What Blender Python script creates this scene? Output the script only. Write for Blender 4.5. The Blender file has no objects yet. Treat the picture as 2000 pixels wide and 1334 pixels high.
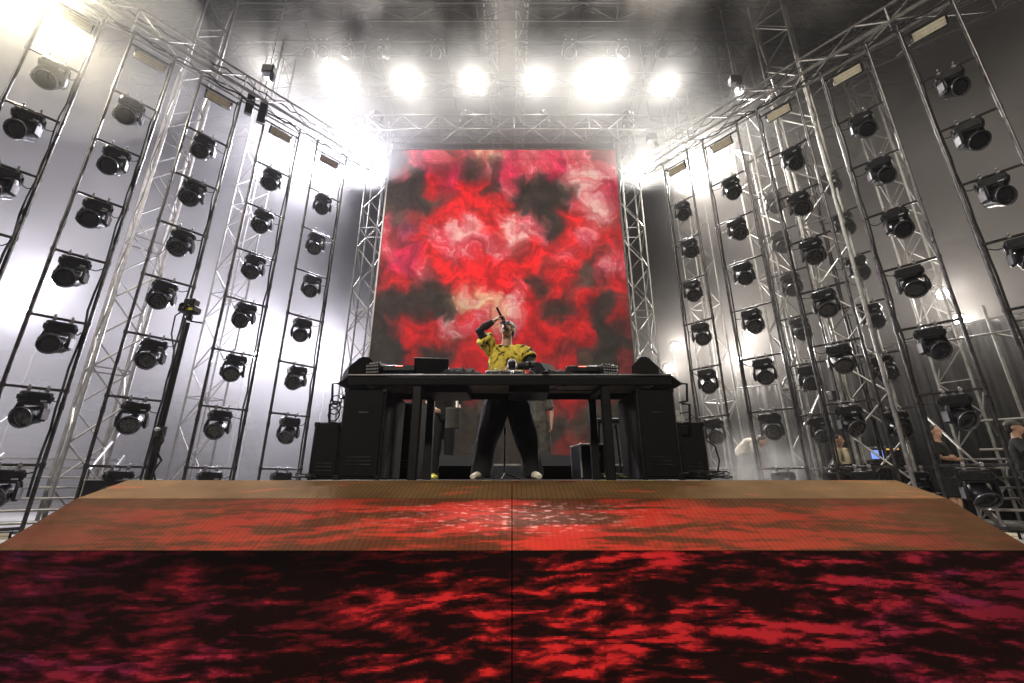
import bpy, bmesh, math, random
import numpy as np
from mathutils import Vector, Matrix, noise as mnoise
R = math.radians
random.seed(7)
scene = bpy.context.scene
COL = scene.collection

# ------------------------------------------------------------------ camera, world, light, exposure
TILT = R(17.9); FPX = 829.0; EYE = 0.012
cam_data = bpy.data.cameras.new('camera'); cam = bpy.data.objects.new('camera', cam_data); COL.objects.link(cam)
cam_data.sensor_width = 36.0; cam_data.lens = 36.0 * FPX / 2000.0
cam_data.clip_start = 0.05; cam_data.clip_end = 2000.0
cam.location = (0, 0, EYE); cam.rotation_euler = (R(90) + TILT, 0, 0)
scene.camera = cam

SUN_ELEV, SUN_ROT = R(38), R(172)
world = bpy.data.worlds.new('World'); scene.world = world; world.use_nodes = True
wn = world.node_tree.nodes; wl = world.node_tree.links
sky = wn.new('ShaderNodeTexSky'); sky.sky_type = 'NISHITA'; sky.sun_disc = False
sky.sun_elevation = R(-6); sky.sun_rotation = R(172)
bg = wn['Background']; bg.inputs['Strength'].default_value = 0.05
wl.new(sky.outputs['Color'], bg.inputs['Color'])

sun_d = bpy.data.lights.new('front_light', 'SUN'); sun_d.energy = 1.8; sun_d.angle = R(6); sun_d.color = (1.0, 0.91, 0.77)
sun = bpy.data.objects.new('front_light', sun_d); COL.objects.link(sun)
sd = Vector((0.30, 1.0, -0.72)).normalized()           # from behind the camera, above the crowd
sun.rotation_euler = sd.to_track_quat('-Z', 'Y').to_euler()

scene.view_settings.view_transform = 'Standard'; scene.view_settings.look = 'None'
scene.view_settings.exposure = 0.0; scene.view_settings.gamma = 1.0
scene.view_settings.use_curve_mapping = False
cy = scene.cycles
cy.use_denoising = True
cy.use_adaptive_sampling = True; cy.adaptive_threshold = 0.03; cy.adaptive_min_samples = 20
cy.max_bounces = 4; cy.diffuse_bounces = 2; cy.glossy_bounces = 2; cy.transmission_bounces = 3; cy.volume_bounces = 0
cy.sample_clamp_indirect = 3.0
cy.volume_step_rate = 1.0; cy.volume_max_steps = 128
cy.caustics_reflective = False; cy.caustics_refractive = False
HAZE_DENSITY = 0.0008; HAZE_ANISO = 0.5

def at(px, py, Y):
    """world point seen at photo pixel (px, py) at forward distance Y"""
    dx = (px - 1000) / FPX; dy = (667 - py) / FPX
    d = Vector((dx, math.cos(TILT) - dy * math.sin(TILT), math.sin(TILT) + dy * math.cos(TILT)))
    p = d * (Y / d.y)
    return Vector((p.x, p.y, p.z + EYE))

def lin(c):
    return tuple(((v / 255.0) / 12.92 if v / 255.0 <= 0.04045 else ((v / 255.0 + 0.055) / 1.055) ** 2.4) for v in c)

# ------------------------------------------------------------------ materials
MATS = {}
def mat(name, col, rough=0.5, metal=0.0, var=0.25, nscale=9.0, bump=0.0, bscale=60.0, col2=None, spec=0.5, emit=None, estr=0.0):
    if name in MATS: return MATS[name]
    m = bpy.data.materials.new(name); m.use_nodes = True
    nt = m.node_tree; n = nt.nodes; l = nt.links
    p = n['Principled BSDF']
    tc = n.new('ShaderNodeTexCoord')
    nz = n.new('ShaderNodeTexNoise'); nz.inputs['Scale'].default_value = nscale; nz.inputs['Detail'].default_value = 5; nz.inputs['Roughness'].default_value = 0.65
    l.new(tc.outputs['Object'], nz.inputs['Vector'])
    cr = n.new('ShaderNodeValToRGB')
    c2 = col2 if col2 else tuple(min(1, v * (1 + var)) for v in col)
    c1 = tuple(v * (1 - var) for v in col) if not col2 else col
    cr.color_ramp.elements[0].position = 0.33; cr.color_ramp.elements[1].position = 0.68
    cr.color_ramp.elements[0].color = (*c1, 1); cr.color_ramp.elements[1].color = (*c2, 1)
    l.new(nz.outputs['Fac'], cr.inputs['Fac']); l.new(cr.outputs['Color'], p.inputs['Base Color'])
    mr = n.new('ShaderNodeMapRange'); mr.inputs['To Min'].default_value = max(0.03, rough - 0.12); mr.inputs['To Max'].default_value = min(1, rough + 0.14)
    l.new(nz.outputs['Fac'], mr.inputs['Value']); l.new(mr.outputs['Result'], p.inputs['Roughness'])
    p.inputs['Metallic'].default_value = metal
    p.inputs['Specular IOR Level'].default_value = spec
    if bump > 0:
        nb = n.new('ShaderNodeTexNoise'); nb.inputs['Scale'].default_value = bscale; nb.inputs['Detail'].default_value = 4
        l.new(tc.outputs['Object'], nb.inputs['Vector'])
        bp = n.new('ShaderNodeBump'); bp.inputs['Strength'].default_value = bump; bp.inputs['Distance'].default_value = 0.01
        l.new(nb.outputs['Fac'], bp.inputs['Height']); l.new(bp.outputs['Normal'], p.inputs['Normal'])
    if emit:
        p.inputs['Emission Color'].default_value = (*emit, 1); p.inputs['Emission Strength'].default_value = estr
        m.cycles.emission_sampling = 'NONE'
    MATS[name] = m
    return m

M_BLACK = mat('black_painted_steel', (0.006, 0.006, 0.0065), 0.5, 0.1, 0.4, 14, spec=0.25)
M_RIG = mat('dark_rigging_steel', (0.085, 0.08, 0.08), 0.30, 0.85, 0.5, 8)
M_PLASTIC = mat('black_moulded_plastic', (0.006, 0.006, 0.007), 0.38, 0.0, 0.5, 20, 0.15, 120, spec=0.35)
M_CAB = mat('black_textured_cabinet', (0.005, 0.0045, 0.004), 0.75, 0.0, 0.5, 20, 0.25, 160, spec=0.2)
M_ALU = mat('brushed_aluminium', (0.30, 0.29, 0.275), 0.46, 0.8, 0.3, 7, 0.1, 80)
M_ALU_D = mat('weathered_aluminium', (0.30, 0.29, 0.29), 0.45, 0.8, 0.4, 5)
M_RUBBER = mat('black_rubber_cable', (0.010, 0.010, 0.010), 0.6, 0, 0.4, 10)
M_GLASS = mat('dark_lens_glass', (0.012, 0.011, 0.014), 0.10, 0.0, 0.3, 12)
M_CELL = mat('lens_cell_glass', (0.05, 0.043, 0.035), 0.12, 0.3, 0.6, 30)
M_RING = mat('pale_lens_ring', (0.42, 0.42, 0.44), 0.33, 0.3, 0.25, 12)
M_HOOD = mat('grey_lens_hood', (0.13, 0.13, 0.14), 0.28, 0.5, 0.25, 12)
M_COVER = mat('grey_side_cover', (0.20, 0.195, 0.21), 0.4, 0.1, 0.3, 8)
M_BATTEN = mat('batten_diffuser', (0.66, 0.60, 0.44), 0.35, 0.0, 0.15, 10)
M_CLOTH = mat('black_cloth', (0.016, 0.015, 0.016), 0.9, 0, 0.5, 18, 0.4, 40)
M_DRAPE = mat('black_stage_drape', (0.010, 0.010, 0.010), 0.95, 0, 0.5, 4, 0.4, 14)
M_CONC = mat('grey_concrete', (0.24, 0.235, 0.22), 0.85, 0, 0.3, 1.2, 0.3, 20)
M_FLOOR = mat('pale_stage_floor', (0.33, 0.32, 0.30), 0.55, 0, 0.25, 2.0, 0.1, 40)
M_DECK = mat('dark_deck_ply', (0.055, 0.045, 0.038), 0.6, 0, 0.4, 5, 0.1, 60)
M_SEAT = mat('faded_seat_plastic', (0.30, 0.30, 0.28), 0.5, 0, 0.3, 3)
M_GROUND = mat('arena_asphalt', (0.055, 0.052, 0.05), 0.85, 0, 0.4, 1.5, 0.3, 30)
M_CHROME = mat('crumpled_foil', (0.72, 0.70, 0.68), 0.22, 1.0, 0.3, 14, 0.9, 26)
M_YELLOWTAPE = mat('yellow_rubber', (0.55, 0.52, 0.05), 0.5, 0, 0.2, 12)
M_ROOF = mat('black_roof_fabric', (0.014, 0.013, 0.013), 0.85, 0, 0.5, 2, 0.2, 10)
def lamp_mat(name, col, s):
    m = bpy.data.materials.new(name); m.use_nodes = True
    n = m.node_tree.nodes; l = m.node_tree.links
    p = n['Principled BSDF']; p.inputs['Base Color'].default_value = (0.8, 0.8, 0.8, 1)
    p.inputs['Emission Color'].default_value = (*col, 1); p.inputs['Emission Strength'].default_value = s
    m.cycles.emission_sampling = 'NONE'
    return m
M_LAMP = lamp_mat('lit_lamp_lens', (1.0, 0.97, 0.93), 30)
M_LAMPC = lamp_mat('lit_cool_lens', (0.90, 0.92, 1.0), 30)
M_LAMPW = lamp_mat('lit_warm_lens', (1.0, 0.86, 0.50), 30)
M_REDLED = lamp_mat('red_indicator', (1.0, 0.08, 0.04), 2.5)
M_GREENLED = lamp_mat('green_indicator', (0.1, 1.0, 0.2), 2.0)
M_BLUESCR = lamp_mat('blue_monitor_picture', (0.15, 0.28, 0.75), 1.3)

# ------------------------------------------------------------------ mesh helpers
class MB:
    def __init__(s): s.v = []; s.f = []
    def add(s, vs, fs):
        o = len(s.v); s.v += [tuple(v) for v in vs]; s.f += [tuple(i + o for i in f) for f in fs]; return s
    def box(s, c, d, rot=None, taper=None):
        x, y, z = d[0] / 2, d[1] / 2, d[2] / 2
        vs = []
        for sz in (-1, 1):
            k = 1.0 if sz < 0 or taper is None else taper
            for sx, sy in ((-1, -1), (1, -1), (1, 1), (-1, 1)): vs.append(Vector((sx * x * k, sy * y * k, sz * z)))
        if rot is not None: vs = [rot @ v for v in vs]
        c = Vector(c); vs = [v + c for v in vs]
        return s.add(vs, [(3, 2, 1, 0), (4, 5, 6, 7), (0, 1, 5, 4), (1, 2, 6, 5), (2, 3, 7, 6), (3, 0, 4, 7)])
    def bbox(s, c, d, b=0.01, rot=None):
        """box with chamfered edges"""
        x, y, z = d[0] / 2, d[1] / 2, d[2] / 2
        b = min(b, x * .49, y * .49, z * .49)
        vs = []; idx = {}
        for sx in (-1, 1):
            for sy in (-1, 1):
                for sz in (-1, 1):
                    for k in range(3):
                        v = [sx * (x - b), sy * (y - b), sz * (z - b)]
                        v[k] = (sx * x, sy * y, sz * z)[k]
                        idx[(sx, sy, sz, k)] = len(vs); vs.append(Vector(v))
        fs = []
        for k in range(3):
            a, c2 = [(1, 2), (2, 0), (0, 1)][k]
            for sg in (-1, 1):
                q = []
                for p, r in ((-1, -1), (1, -1), (1, 1), (-1, 1)):
                    t = [0, 0, 0]; t[k] = sg; t[a] = p; t[c2] = r
                    q.append(idx[(*t, k)])
                fs.append(tuple(q if sg > 0 else q[::-1]))
        for k in range(3):            # edges along axis k
            a, c2 = [(1, 2), (2, 0), (0, 1)][k]
            for p in (-1, 1):
                for r in (-1, 1):
                    t0 = [0, 0, 0]; t0[k] = -1; t0[a] = p; t0[c2] = r
                    t1 = list(t0); t1[k] = 1
                    q = [idx[(*t0, a)], idx[(*t1, a)], idx[(*t1, c2)], idx[(*t0, c2)]]
                    fs.append(tuple(q if p * r < 0 else q[::-1]))
        for sx in (-1, 1):
            for sy in (-1, 1):
                for sz in (-1, 1):
                    q = [idx[(sx, sy, sz, k)] for k in range(3)]
                    fs.append(tuple(q if sx * sy * sz > 0 else q[::-1]))
        if rot is not None: vs = [rot @ v for v in vs]
        c = Vector(c)
        return s.add([v + c for v in vs], fs)
    def tube(s, p0, p1, r, n=8, r2=None, caps=True):
        p0 = Vector(p0); p1 = Vector(p1); t = (p1 - p0)
        if t.length < 1e-6: return s
        t.normalize(); u = t.orthogonal().normalized(); w = t.cross(u)
        r2 = r if r2 is None else r2
        vs = []
        for p, rr in ((p0, r), (p1, r2)):
            for i in range(n):
                a = 2 * math.pi * i / n
                vs.append(p + (u * math.cos(a) + w * math.sin(a)) * rr)
        fs = [(i, (i + 1) % n, n + (i + 1) % n, n + i) for i in range(n)]
        if caps: fs += [tuple(range(n))[::-1], tuple(range(n, 2 * n))]
        return s.add(vs, fs)
    def path(s, pts, rad, n=8, ref=None, caps=True):
        """loft of rings along pts; rad entries r or (ra, rb)"""
        pts = [Vector(p) for p in pts]; N = len(pts)
        if not isinstance(rad, (list, tuple)): rad = [rad] * N
        vs = []; u = None
        for k in range(N):
            t = (pts[min(k + 1, N - 1)] - pts[max(k - 1, 0)]).normalized()
            if u is None:
                rf = Vector(ref) if ref is not None else t.orthogonal()
                u = rf
            u = (u - t * u.dot(t))
            if u.length < 1e-4: u = t.orthogonal()
            u.normalize(); w = t.cross(u)
            ra, rb = rad[k] if isinstance(rad[k], (list, tuple)) else (rad[k], rad[k])
            for i in range(n):
                a = 2 * math.pi * i / n
                vs.append(pts[k] + u * math.cos(a) * ra + w * math.sin(a) * rb)
        fs = []
        for k in range(N - 1):
            for i in range(n):
                j = (i + 1) % n
                fs.append((k * n + i, k * n + j, (k + 1) * n + j, (k + 1) * n + i))
        if caps: fs += [tuple(range(n))[::-1], tuple(range((N - 1) * n, N * n))]
        return s.add(vs, fs)
    def ball(s, c, r, n=12, m=8, mtx=None):
        c = Vector(c); rx, ry, rz = r if isinstance(r, (list, tuple)) else (r, r, r)
        vs = [Vector((0, 0, rz))]
        for j in range(1, m):
            b = math.pi * j / m
            for i in range(n):
                a = 2 * math.pi * i / n
                vs.append(Vector((rx * math.sin(b) * math.cos(a), ry * math.sin(b) * math.sin(a), rz * math.cos(b))))
        vs.append(Vector((0, 0, -rz)))
        fs = [(0, 1 + i, 1 + (i + 1) % n) for i in range(n)]
        for j in range(m - 2):
            for i in range(n):
                k = (i + 1) % n
                fs.append((1 + j * n + i, 1 + (j + 1) * n + i, 1 + (j + 1) * n + k, 1 + j * n + k))
        L = len(vs) - 1
        fs += [(L, 1 + (m - 2) * n + (i + 1) % n, 1 + (m - 2) * n + i) for i in range(n)]
        if mtx is not None: vs = [mtx @ v for v in vs]
        return s.add([v + c for v in vs], fs)
    def lathe(s, prof, n=20, mtx=None, closed=False):
        """profile (r, y) turned about the Y axis"""
        vs = []; P = len(prof)
        for (r, y) in prof:
            for i in range(n):
                a = 2 * math.pi * i / n
                vs.append(Vector((r * math.cos(a), y, r * math.sin(a))))
        fs = []
        for k in range(P - 1 if not closed else P):
            k2 = (k + 1) % P
            for i in range(n):
                j = (i + 1) % n
                fs.append((k * n + i, k * n + j, k2 * n + j, k2 * n + i))
        if not closed: fs += [tuple(range(n))[::-1], tuple(range((P - 1) * n, P * n))]
        if mtx is not None: vs = [mtx @ v for v in vs]
        return s.add(vs, fs)
    def mesh(s, name, m, smooth=False):
        me = bpy.data.meshes.new(name); me.from_pydata(s.v, [], s.f); me.update()
        bm = bmesh.new(); bm.from_mesh(me); bmesh.ops.recalc_face_normals(bm, faces=bm.faces[:]); bm.to_mesh(me); bm.free()
        if m: me.materials.append(m)
        if smooth:
            me.polygons.foreach_set('use_smooth', [True] * len(me.polygons))
            if smooth != 'all':
                try: me.set_sharp_from_angle(angle=R(38))
                except Exception: pass
        return me
    def build(s, name, m, parent=None, smooth=False):
        return link(name, s.mesh(name, m, smooth), parent)

def link(name, me, parent=None, mtx=None):
    o = bpy.data.objects.new(name, me); COL.objects.link(o)
    if parent is not None: o.parent = parent
    if mtx is not None: o.matrix_local = mtx
    return o
def empty(name, loc=(0, 0, 0), rz=0.0, parent=None):
    o = bpy.data.objects.new(name, None); COL.objects.link(o); o.empty_display_size = 0.2
    o.location = loc; o.rotation_euler = (0, 0, rz)
    if parent is not None: o.parent = parent
    return o
def tag(o, label=None, cat=None, group=None, kind=None):
    if label: o['label'] = label
    if cat: o['category'] = cat
    if group: o['group'] = group
    if kind: o['kind'] = kind
    return o
def copy_tree(o, parent=None):
    c = o.copy(); COL.objects.link(c); c.parent = parent
    for ch in o.children: copy_tree(ch, c)
    return c
_tubes = {}
def bar(name, p0, p1, r, m, parent, n=8):
    """a straight round bar as one object; bars of the same size share their mesh"""
    p0 = Vector(p0); p1 = Vector(p1); d = p1 - p0; L = d.length
    key = (round(r, 4), round(L, 3), m.name, n)
    if key not in _tubes:
        _tubes[key] = MB().tube((0, 0, 0), (0, 0, L), r, n).mesh(name, m, True)
    q = d.to_track_quat('Z', 'Y')
    return link(name, _tubes[key], parent, Matrix.Translation(p0) @ q.to_matrix().to_4x4())
ORD = ['bottom', 'second', 'third', 'fourth', 'fifth', 'sixth', 'seventh', 'eighth']

# ================================================================== LED CONTENT (code-generated video picture)
_rs = np.random.RandomState(11)
_perm = _rs.permutation(4096)
_gr = _rs.rand(4096) * 2 * np.pi
def pnoise(x, y):
    xi = np.floor(x).astype(int); yi = np.floor(y).astype(int); xf = x - xi; yf = y - yi
    u = xf * xf * xf * (xf * (xf * 6 - 15) + 10); v = yf * yf * yf * (yf * (yf * 6 - 15) + 10)
    def g(ix, iy, dx, dy):
        h = _perm[(_perm[ix % 4096] + iy) % 4096]; a = _gr[h]
        return np.cos(a) * dx + np.sin(a) * dy
    a = g(xi, yi, xf, yf); b = g(xi + 1, yi, xf - 1, yf); c = g(xi, yi + 1, xf, yf - 1); d = g(xi + 1, yi + 1, xf - 1, yf - 1)
    return (a * (1 - u) + b * u) * (1 - v) + (c * (1 - u) + d * u) * v
def fbm(x, y, o=5, gain=0.5):
    s = 0; a = 1.0
    for k in range(o):
        s = s + a * pnoise(x + 17.3 * k, y - 9.1 * k); x = x * 2; y = y * 2; a *= gain
    return s
def ridged(x, y, o=4):
    s = 0; a = 1.0
    for k in range(o):
        s = s + a * (1 - np.abs(pnoise(x + 5.7 * k, y + 3.1 * k)) * 2.2); x = x * 2.1; y = y * 2.1; a *= 0.5
    return s / 1.9
def sstep(a, b, x):
    t = np.clip((x - a) / (b - a), 0, 1); return t * t * (3 - 2 * t)

D = (54, 43, 36); Rr = (226, 24, 28); M_ = (150, 40, 38); P = (232, 88, 102); W = (255, 196, 182); K = (206, 34, 72); Y_ = (255, 214, 160); G = (84, 62, 52)
CTRL = [
 (180,60,D),(220,70,D),(280,55,P),(340,60,K),(420,70,P),(500,50,M_),(580,60,P),(640,72,Y_),(690,62,Y_),(740,60,P),(800,60,K),(900,60,P),(1000,70,K),(1150,80,P),(1300,80,M_),
 (170,130,D),(230,150,P),(300,150,D),(380,130,K),(440,120,M_),(500,130,K),(572,110,D),(610,155,D),(650,120,P),(710,112,D),(770,150,K),(880,130,P),(960,120,P),(1050,150,K),(1120,190,W),(1200,180,W),(1310,110,P),(1350,150,P),
 (170,230,D),(250,220,D),(320,230,D),(400,220,Rr),(470,200,K),(560,230,Rr),(640,220,Rr),(705,235,D),(765,215,P),(850,230,D),(950,220,D),(1050,240,D),(1110,230,D),(1180,215,W),(1260,260,P),(1330,260,K),
 (150,320,G),(230,300,D),(330,310,D),(420,300,G),(480,320,Rr),(580,320,Rr),(680,310,Rr),(760,330,Rr),(850,310,D),(950,330,D),(1060,310,D),(1130,300,P),(1210,330,W),(1250,355,W),(1300,340,P),(1360,310,M_),
 (130,400,P),(200,400,G),(300,380,M_),(400,380,Rr),(480,380,Rr),(560,410,P),(650,390,Rr),(720,400,Rr),(790,400,W),(860,410,P),(920,430,P),(980,420,D),(1040,440,D),(1100,400,Rr),(1180,400,Rr),(1250,380,W),(1320,400,M_),
 (130,500,P),(210,480,M_),(250,450,(150,60,90)),(330,480,Rr),(380,480,P),(450,490,P),(520,480,W),(575,430,W),(620,520,P),(680,510,P),(730,480,Rr),(775,500,W),(850,460,W),(950,485,P),(1020,470,D),(1080,490,Rr),(1180,490,P),(1280,470,Rr),(1370,520,Rr),
 (140,560,P),(230,560,K),(300,570,K),(380,560,Rr),(480,550,P),(560,545,P),(640,580,Rr),(740,570,P),(830,560,M_),(920,560,Rr),(1020,540,Rr),(1080,570,P),(1160,570,Rr),(1260,580,M_),(1350,600,P),
 (110,650,M_),(180,640,K),(260,640,K),(340,660,P),(430,640,Rr),(540,640,Rr),(640,650,Rr),(740,640,Rr),(830,640,Rr),(920,620,Rr),(1000,640,M_),(1100,620,Rr),(1180,640,G),(1280,650,P),(1390,640,P),
 (110,740,M_),(200,730,Rr),(290,720,M_),(380,730,D),(450,700,Rr),(540,720,Rr),(640,720,Rr),(740,710,Rr),(840,720,Rr),(920,710,D),(990,700,Rr),(1080,700,Rr),(1170,710,G),(1260,720,M_),(1370,730,Rr),
 (110,800,D),(200,800,D),(300,790,D),(400,780,D),(480,790,D),(540,770,Rr),(600,795,Y_),(680,830,Y_),(760,770,Rr),(840,750,P),(900,780,Rr),(960,755,D),(1030,790,Rr),(1110,790,M_),(1200,800,Rr),(1290,840,D),(1390,800,M_),
 (110,880,D),(200,870,D),(300,880,D),(400,860,D),(470,870,D),(545,820,Y_),(560,900,Rr),(640,880,P),(730,890,Y_),(800,860,W),(860,870,Rr),(930,880,Rr),(1010,880,D),(1090,860,D),(1160,880,Rr),(1240,890,D),(1330,890,Rr),(1410,890,M_),
 (100,960,D),(180,930,M_),(260,940,Rr),(350,940,Rr),(440,960,P),(490,960,W),(580,930,P),(660,970,Rr),(780,960,P),(900,960,Rr),(1000,940,Rr),(1100,960,Rr),(1180,980,Rr),(1260,960,D),(1350,960,D),(1420,960,M_),
 (90,1050,D),(190,1060,D),(280,1020,Rr),(350,1020,Rr),(440,1030,Rr),(500,1060,M_),(580,1040,Rr),(650,1060,Rr),(800,1050,Rr),(920,1050,Rr),(1000,1070,Rr),(1080,1080,M_),(1180,1040,Rr),(1280,1040,D),(1380,1040,D),
 (100,1130,D),(200,1120,D),(270,1130,Rr),(360,1100,D),(460,1100,D),(520,1130,Rr),(600,1130,Rr),(800,1130,Rr),(900,1120,Rr),(1000,1130,M_),(1100,1140,Rr),(1200,1110,G),(1300,1110,D),(1400,1120,M_),
 (100,1310,D),(250,1310,M_),(420,1310,M_),(560,1315,Rr),(800,1315,Rr),(950,1315,Rr),(1100,1320,Rr),(1300,1320,M_),(1450,1310,D),
 (80,1375,D),(200,1375,D),(330,1378,D),(450,1378,G),(560,1380,D),(680,1378,G),(800,1378,M_),(900,1378,G),(1000,1375,M_),(1120,1378,M_),(1250,1378,G),(1350,1378,D),(1450,1375,D),(80,1440,D),(200,1440,D),(320,1440,D),(440,1440,D),(560,1440,D),(680,1440,D),(800,1440,D),(920,1440,G),(1040,1440,D),(1160,1440,G),(1300,1440,D),(1450,1420,D),(200,1510,D),(440,1510,D),(680,1510,D),(920,1510,D),(1160,1510,G),(1300,1510,D),
 (80,1560,D),(300,1560,D),(600,1580,D),(900,1560,D),(1150,1540,M_),(1450,1560,D)]
SCR_X0, SCR_X1, SCR_Y, SCR_Z0, SCR_Z1 = -3.66, 3.12, 10.5, 0.35, 9.53
def screen_picture(nx, nz):
    X = SCR_X0 + (np.arange(nx) + 0.5) / nx * (SCR_X1 - SCR_X0)
    Z = SCR_Z0 + (np.arange(nz) + 0.5) / nz * (SCR_Z1 - SCR_Z0)
    X, Z = np.meshgrid(X, Z)
    # layout grid of the video picture, drawn on a keystoned sheet so that its rows thin out towards the top
    zc = SCR_Y * math.cos(TILT) + Z * math.sin(TILT); yc = -SCR_Y * math.sin(TILT) + Z * math.cos(TILT)
    x = ((1000 + FPX * X / zc) - 700) * 2.668; y = ((667 - FPX * yc / zc) - 280) * 2.668
    q = 1 / 150.0
    wx = fbm(x * q, y * q, 4, 0.5); wy = fbm(x * q + 40, y * q + 20, 4, 0.5)
    w2x = fbm(x / 62 + wx * 1.1, y / 62 + wy * 1.1 + 7, 3, 0.5); w2y = fbm(x / 62 + wx * 1.1 + 31, y / 62 + wy * 1.1, 3, 0.5)
    xx = x + 46 * wx + 24 * w2x; yy = y + 46 * wy + 24 * w2y
    acc = np.zeros(x.shape + (3,)); ws = np.zeros(x.shape) + 1e-9
    for cx, cy_, c in CTRL:
        d2 = (xx - cx) ** 2 + (yy - cy_) ** 2
        w = np.exp(-d2 / (2 * 31.0 ** 2)) + 2e-4 * np.exp(-d2 / (2 * 90.0 ** 2))
        w = w * (1.7 if c in (W, Y_) else (1.45 if c == D else 1.0))
        acc += w[..., None] * np.array(c, float); ws += w
    c = acc / ws[..., None] / 255.0
    # billows: rounded puffs with bright edges in the pink and white parts, soft shading in the red
    lum = c @ np.array([0.3, 0.59, 0.11])
    pk = sstep(0.30, 0.60, lum)
    # soft rounded puffs: a smooth ridge field lit from one side
    bil = fbm(x / 66 + wx * 1.3, y / 66 + wy * 1.3, 4, 0.46)
    bil2 = fbm((x - 7) / 66 + wx * 1.3, (y + 9) / 66 + wy * 1.3, 4, 0.46)
    lit = np.clip((bil2 - bil) * 3.0, -1, 1)
    puff = sstep(-0.15, 0.45, bil)
    c = c * (1 - ((0.34 * (1 - puff)) * pk)[..., None] * np.array([0.18, 1.0, 0.88]))
    c = c + (np.clip(lit, 0, 1) * pk * 0.55)[..., None] * (np.array([1.0, 0.84, 0.80]) - c)
    c = c * (1 - (np.clip(-lit, 0, 1) * 0.16)[..., None] * np.array([0.6, 1.0, 1.0]))
    soft = fbm(x / 80 + wx, y / 80 + wy + 50, 5, 0.52)
    c = c * (1 + 0.46 * np.clip(soft, -0.7, 0.4) * (1 - 0.7 * pk))[..., None]
    fine = fbm(x / 26 + w2x, y / 26 + w2y, 3, 0.5)
    c = c * (1 + 0.08 * fine * (1 - pk))[..., None]
    red = sstep(0.25, 0.6, c[..., 0] - c[..., 1])
    hl = sstep(0.05, -0.02, np.abs(fbm(x / 85 + 1.4 * wx + 9, y / 85 + 1.4 * wy, 4, 0.5)) - 0.015) * red
    c = c + (hl * 0.04)[..., None] * (np.array([1.0, 0.5, 0.5]) - c)
    dull_veil = sstep(650, 1150, y) * 0.30 + 0.16 * sstep(1000, 1400, x)
    c = c * (1 - dull_veil[..., None] * np.array([0.85, 0.62, 0.60])) + dull_veil[..., None] * np.array([0.035, 0.028, 0.022])  # dulls lower and right parts and mixes a haze veil into the picture
    sp = np.exp(-(((x - 900) / 120) ** 2 + ((y - 120) / 70) ** 2)) + np.exp(-(((x - 1060) / 120) ** 2 + ((y - 175) / 40) ** 2))
    sparks = (sstep(0.46, 0.6, pnoise(x / 9.0, y / 9.0)) * sp)
    c = c + sparks[..., None] * (np.array([1, 0.78, 0.72]) - c) * 0.9
    c = np.clip(c * cabinets(X, Z, 0.565, 0.574, 0.025, 0.07, 0.011)[..., None], 0.0, 1.0)
    return np.where(c <= 0.04045, c / 12.92, ((c + 0.055) / 1.055) ** 2.4)

def flow(X, T, seed, sx=4.0, st=21.0):
    """streaks of the sea-like picture: X along the stage in metres, T across in metres"""
    tilt = 0.10 * np.sin(X * 0.9 + 0.6)
    t = T + tilt * 0.9
    wx = fbm(X * 1.6 + seed, t * 5.0, 3); wy = fbm(X * 1.6 + 9 + seed, t * 5.0 + 5, 3)
    n = fbm(X * sx + wx * 0.35, t * st + wy * 0.8 + seed, 6, 0.58)
    m = fbm(X * 1.2 + seed * 2, t * 5.0 + seed, 3)
    return n + 0.75 * m
def cabinets(X, T, w, h, amp, joint, px):
    """small brightness steps from LED cabinet to cabinet and faint dark joints between them"""
    i = np.floor(X / w + 100).astype(int); j = np.floor(T / h + 100).astype(int)
    g = 1 + amp * (((_perm[(_perm[i % 4096] + j) % 4096] % 97) / 48.0) - 1)
    fx = np.abs(X / w - np.round(X / w)) * w; ft = np.abs(T / h - np.round(T / h)) * h
    return g * (1 - joint * ((fx < px) | (ft < px)))
def fascia_picture(X, T):
    n = flow(X, T, 3.0)
    n2 = fbm(X * 11 + n * 2, T * 34, 3)
    a = sstep(-0.25, 0.40, n + 0.12 * n2); hot = sstep(0.20, 0.66, n + 0.22 * n2 + 0.07 * (X > 0) * np.minimum(X, 1.0) - 0.13 * sstep(0.1, 1.2, -X) * (T < 0.5))
    ax = np.abs(X) / 3.0
    cen = np.clip(1.15 - 1.25 * np.abs(X - 0.15) / 3.0, 0.0, 1) ** 1.3
    col = np.zeros(X.shape + (3,))
    red = np.array(lin((212, 36, 32))); crim = np.array(lin((112, 22, 38))); dk = np.array(lin((34, 14, 12))); pur = np.array(lin((70, 24, 66)))
    mix = cen[..., None]
    edge = crim * (1 - sstep(0.75, 1.0, ax)[..., None] * 0.35) + 0 * mix
    pp = sstep(0.0, 0.4, fbm(X * 1.7 + 60, T * 5 + 3, 4))[..., None] * (1 - mix)
    edge = edge * (1 - 0.6 * pp) + pur * 0.6 * pp
    bodyc = edge * 0.75 * (1 - mix) + (0.35 * red + 0.25 * crim) * mix
    hotc = (edge * 0.9) * (1 - mix) + red * mix
    col = dk * 0.5 + a[..., None] * bodyc * 0.42 + hot[..., None] * hotc * 0.72
    topdark = (1 - 0.75 * sstep(-1.6, -0.3, -np.abs(X + 1.3)) * sstep(0.30, 0.02, T))[..., None]
    return np.clip(col * topdark * cabinets(X, T, 0.5017, 0.5, 0.07, 0.30, 0.0040)[..., None], 0, 1)
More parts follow.
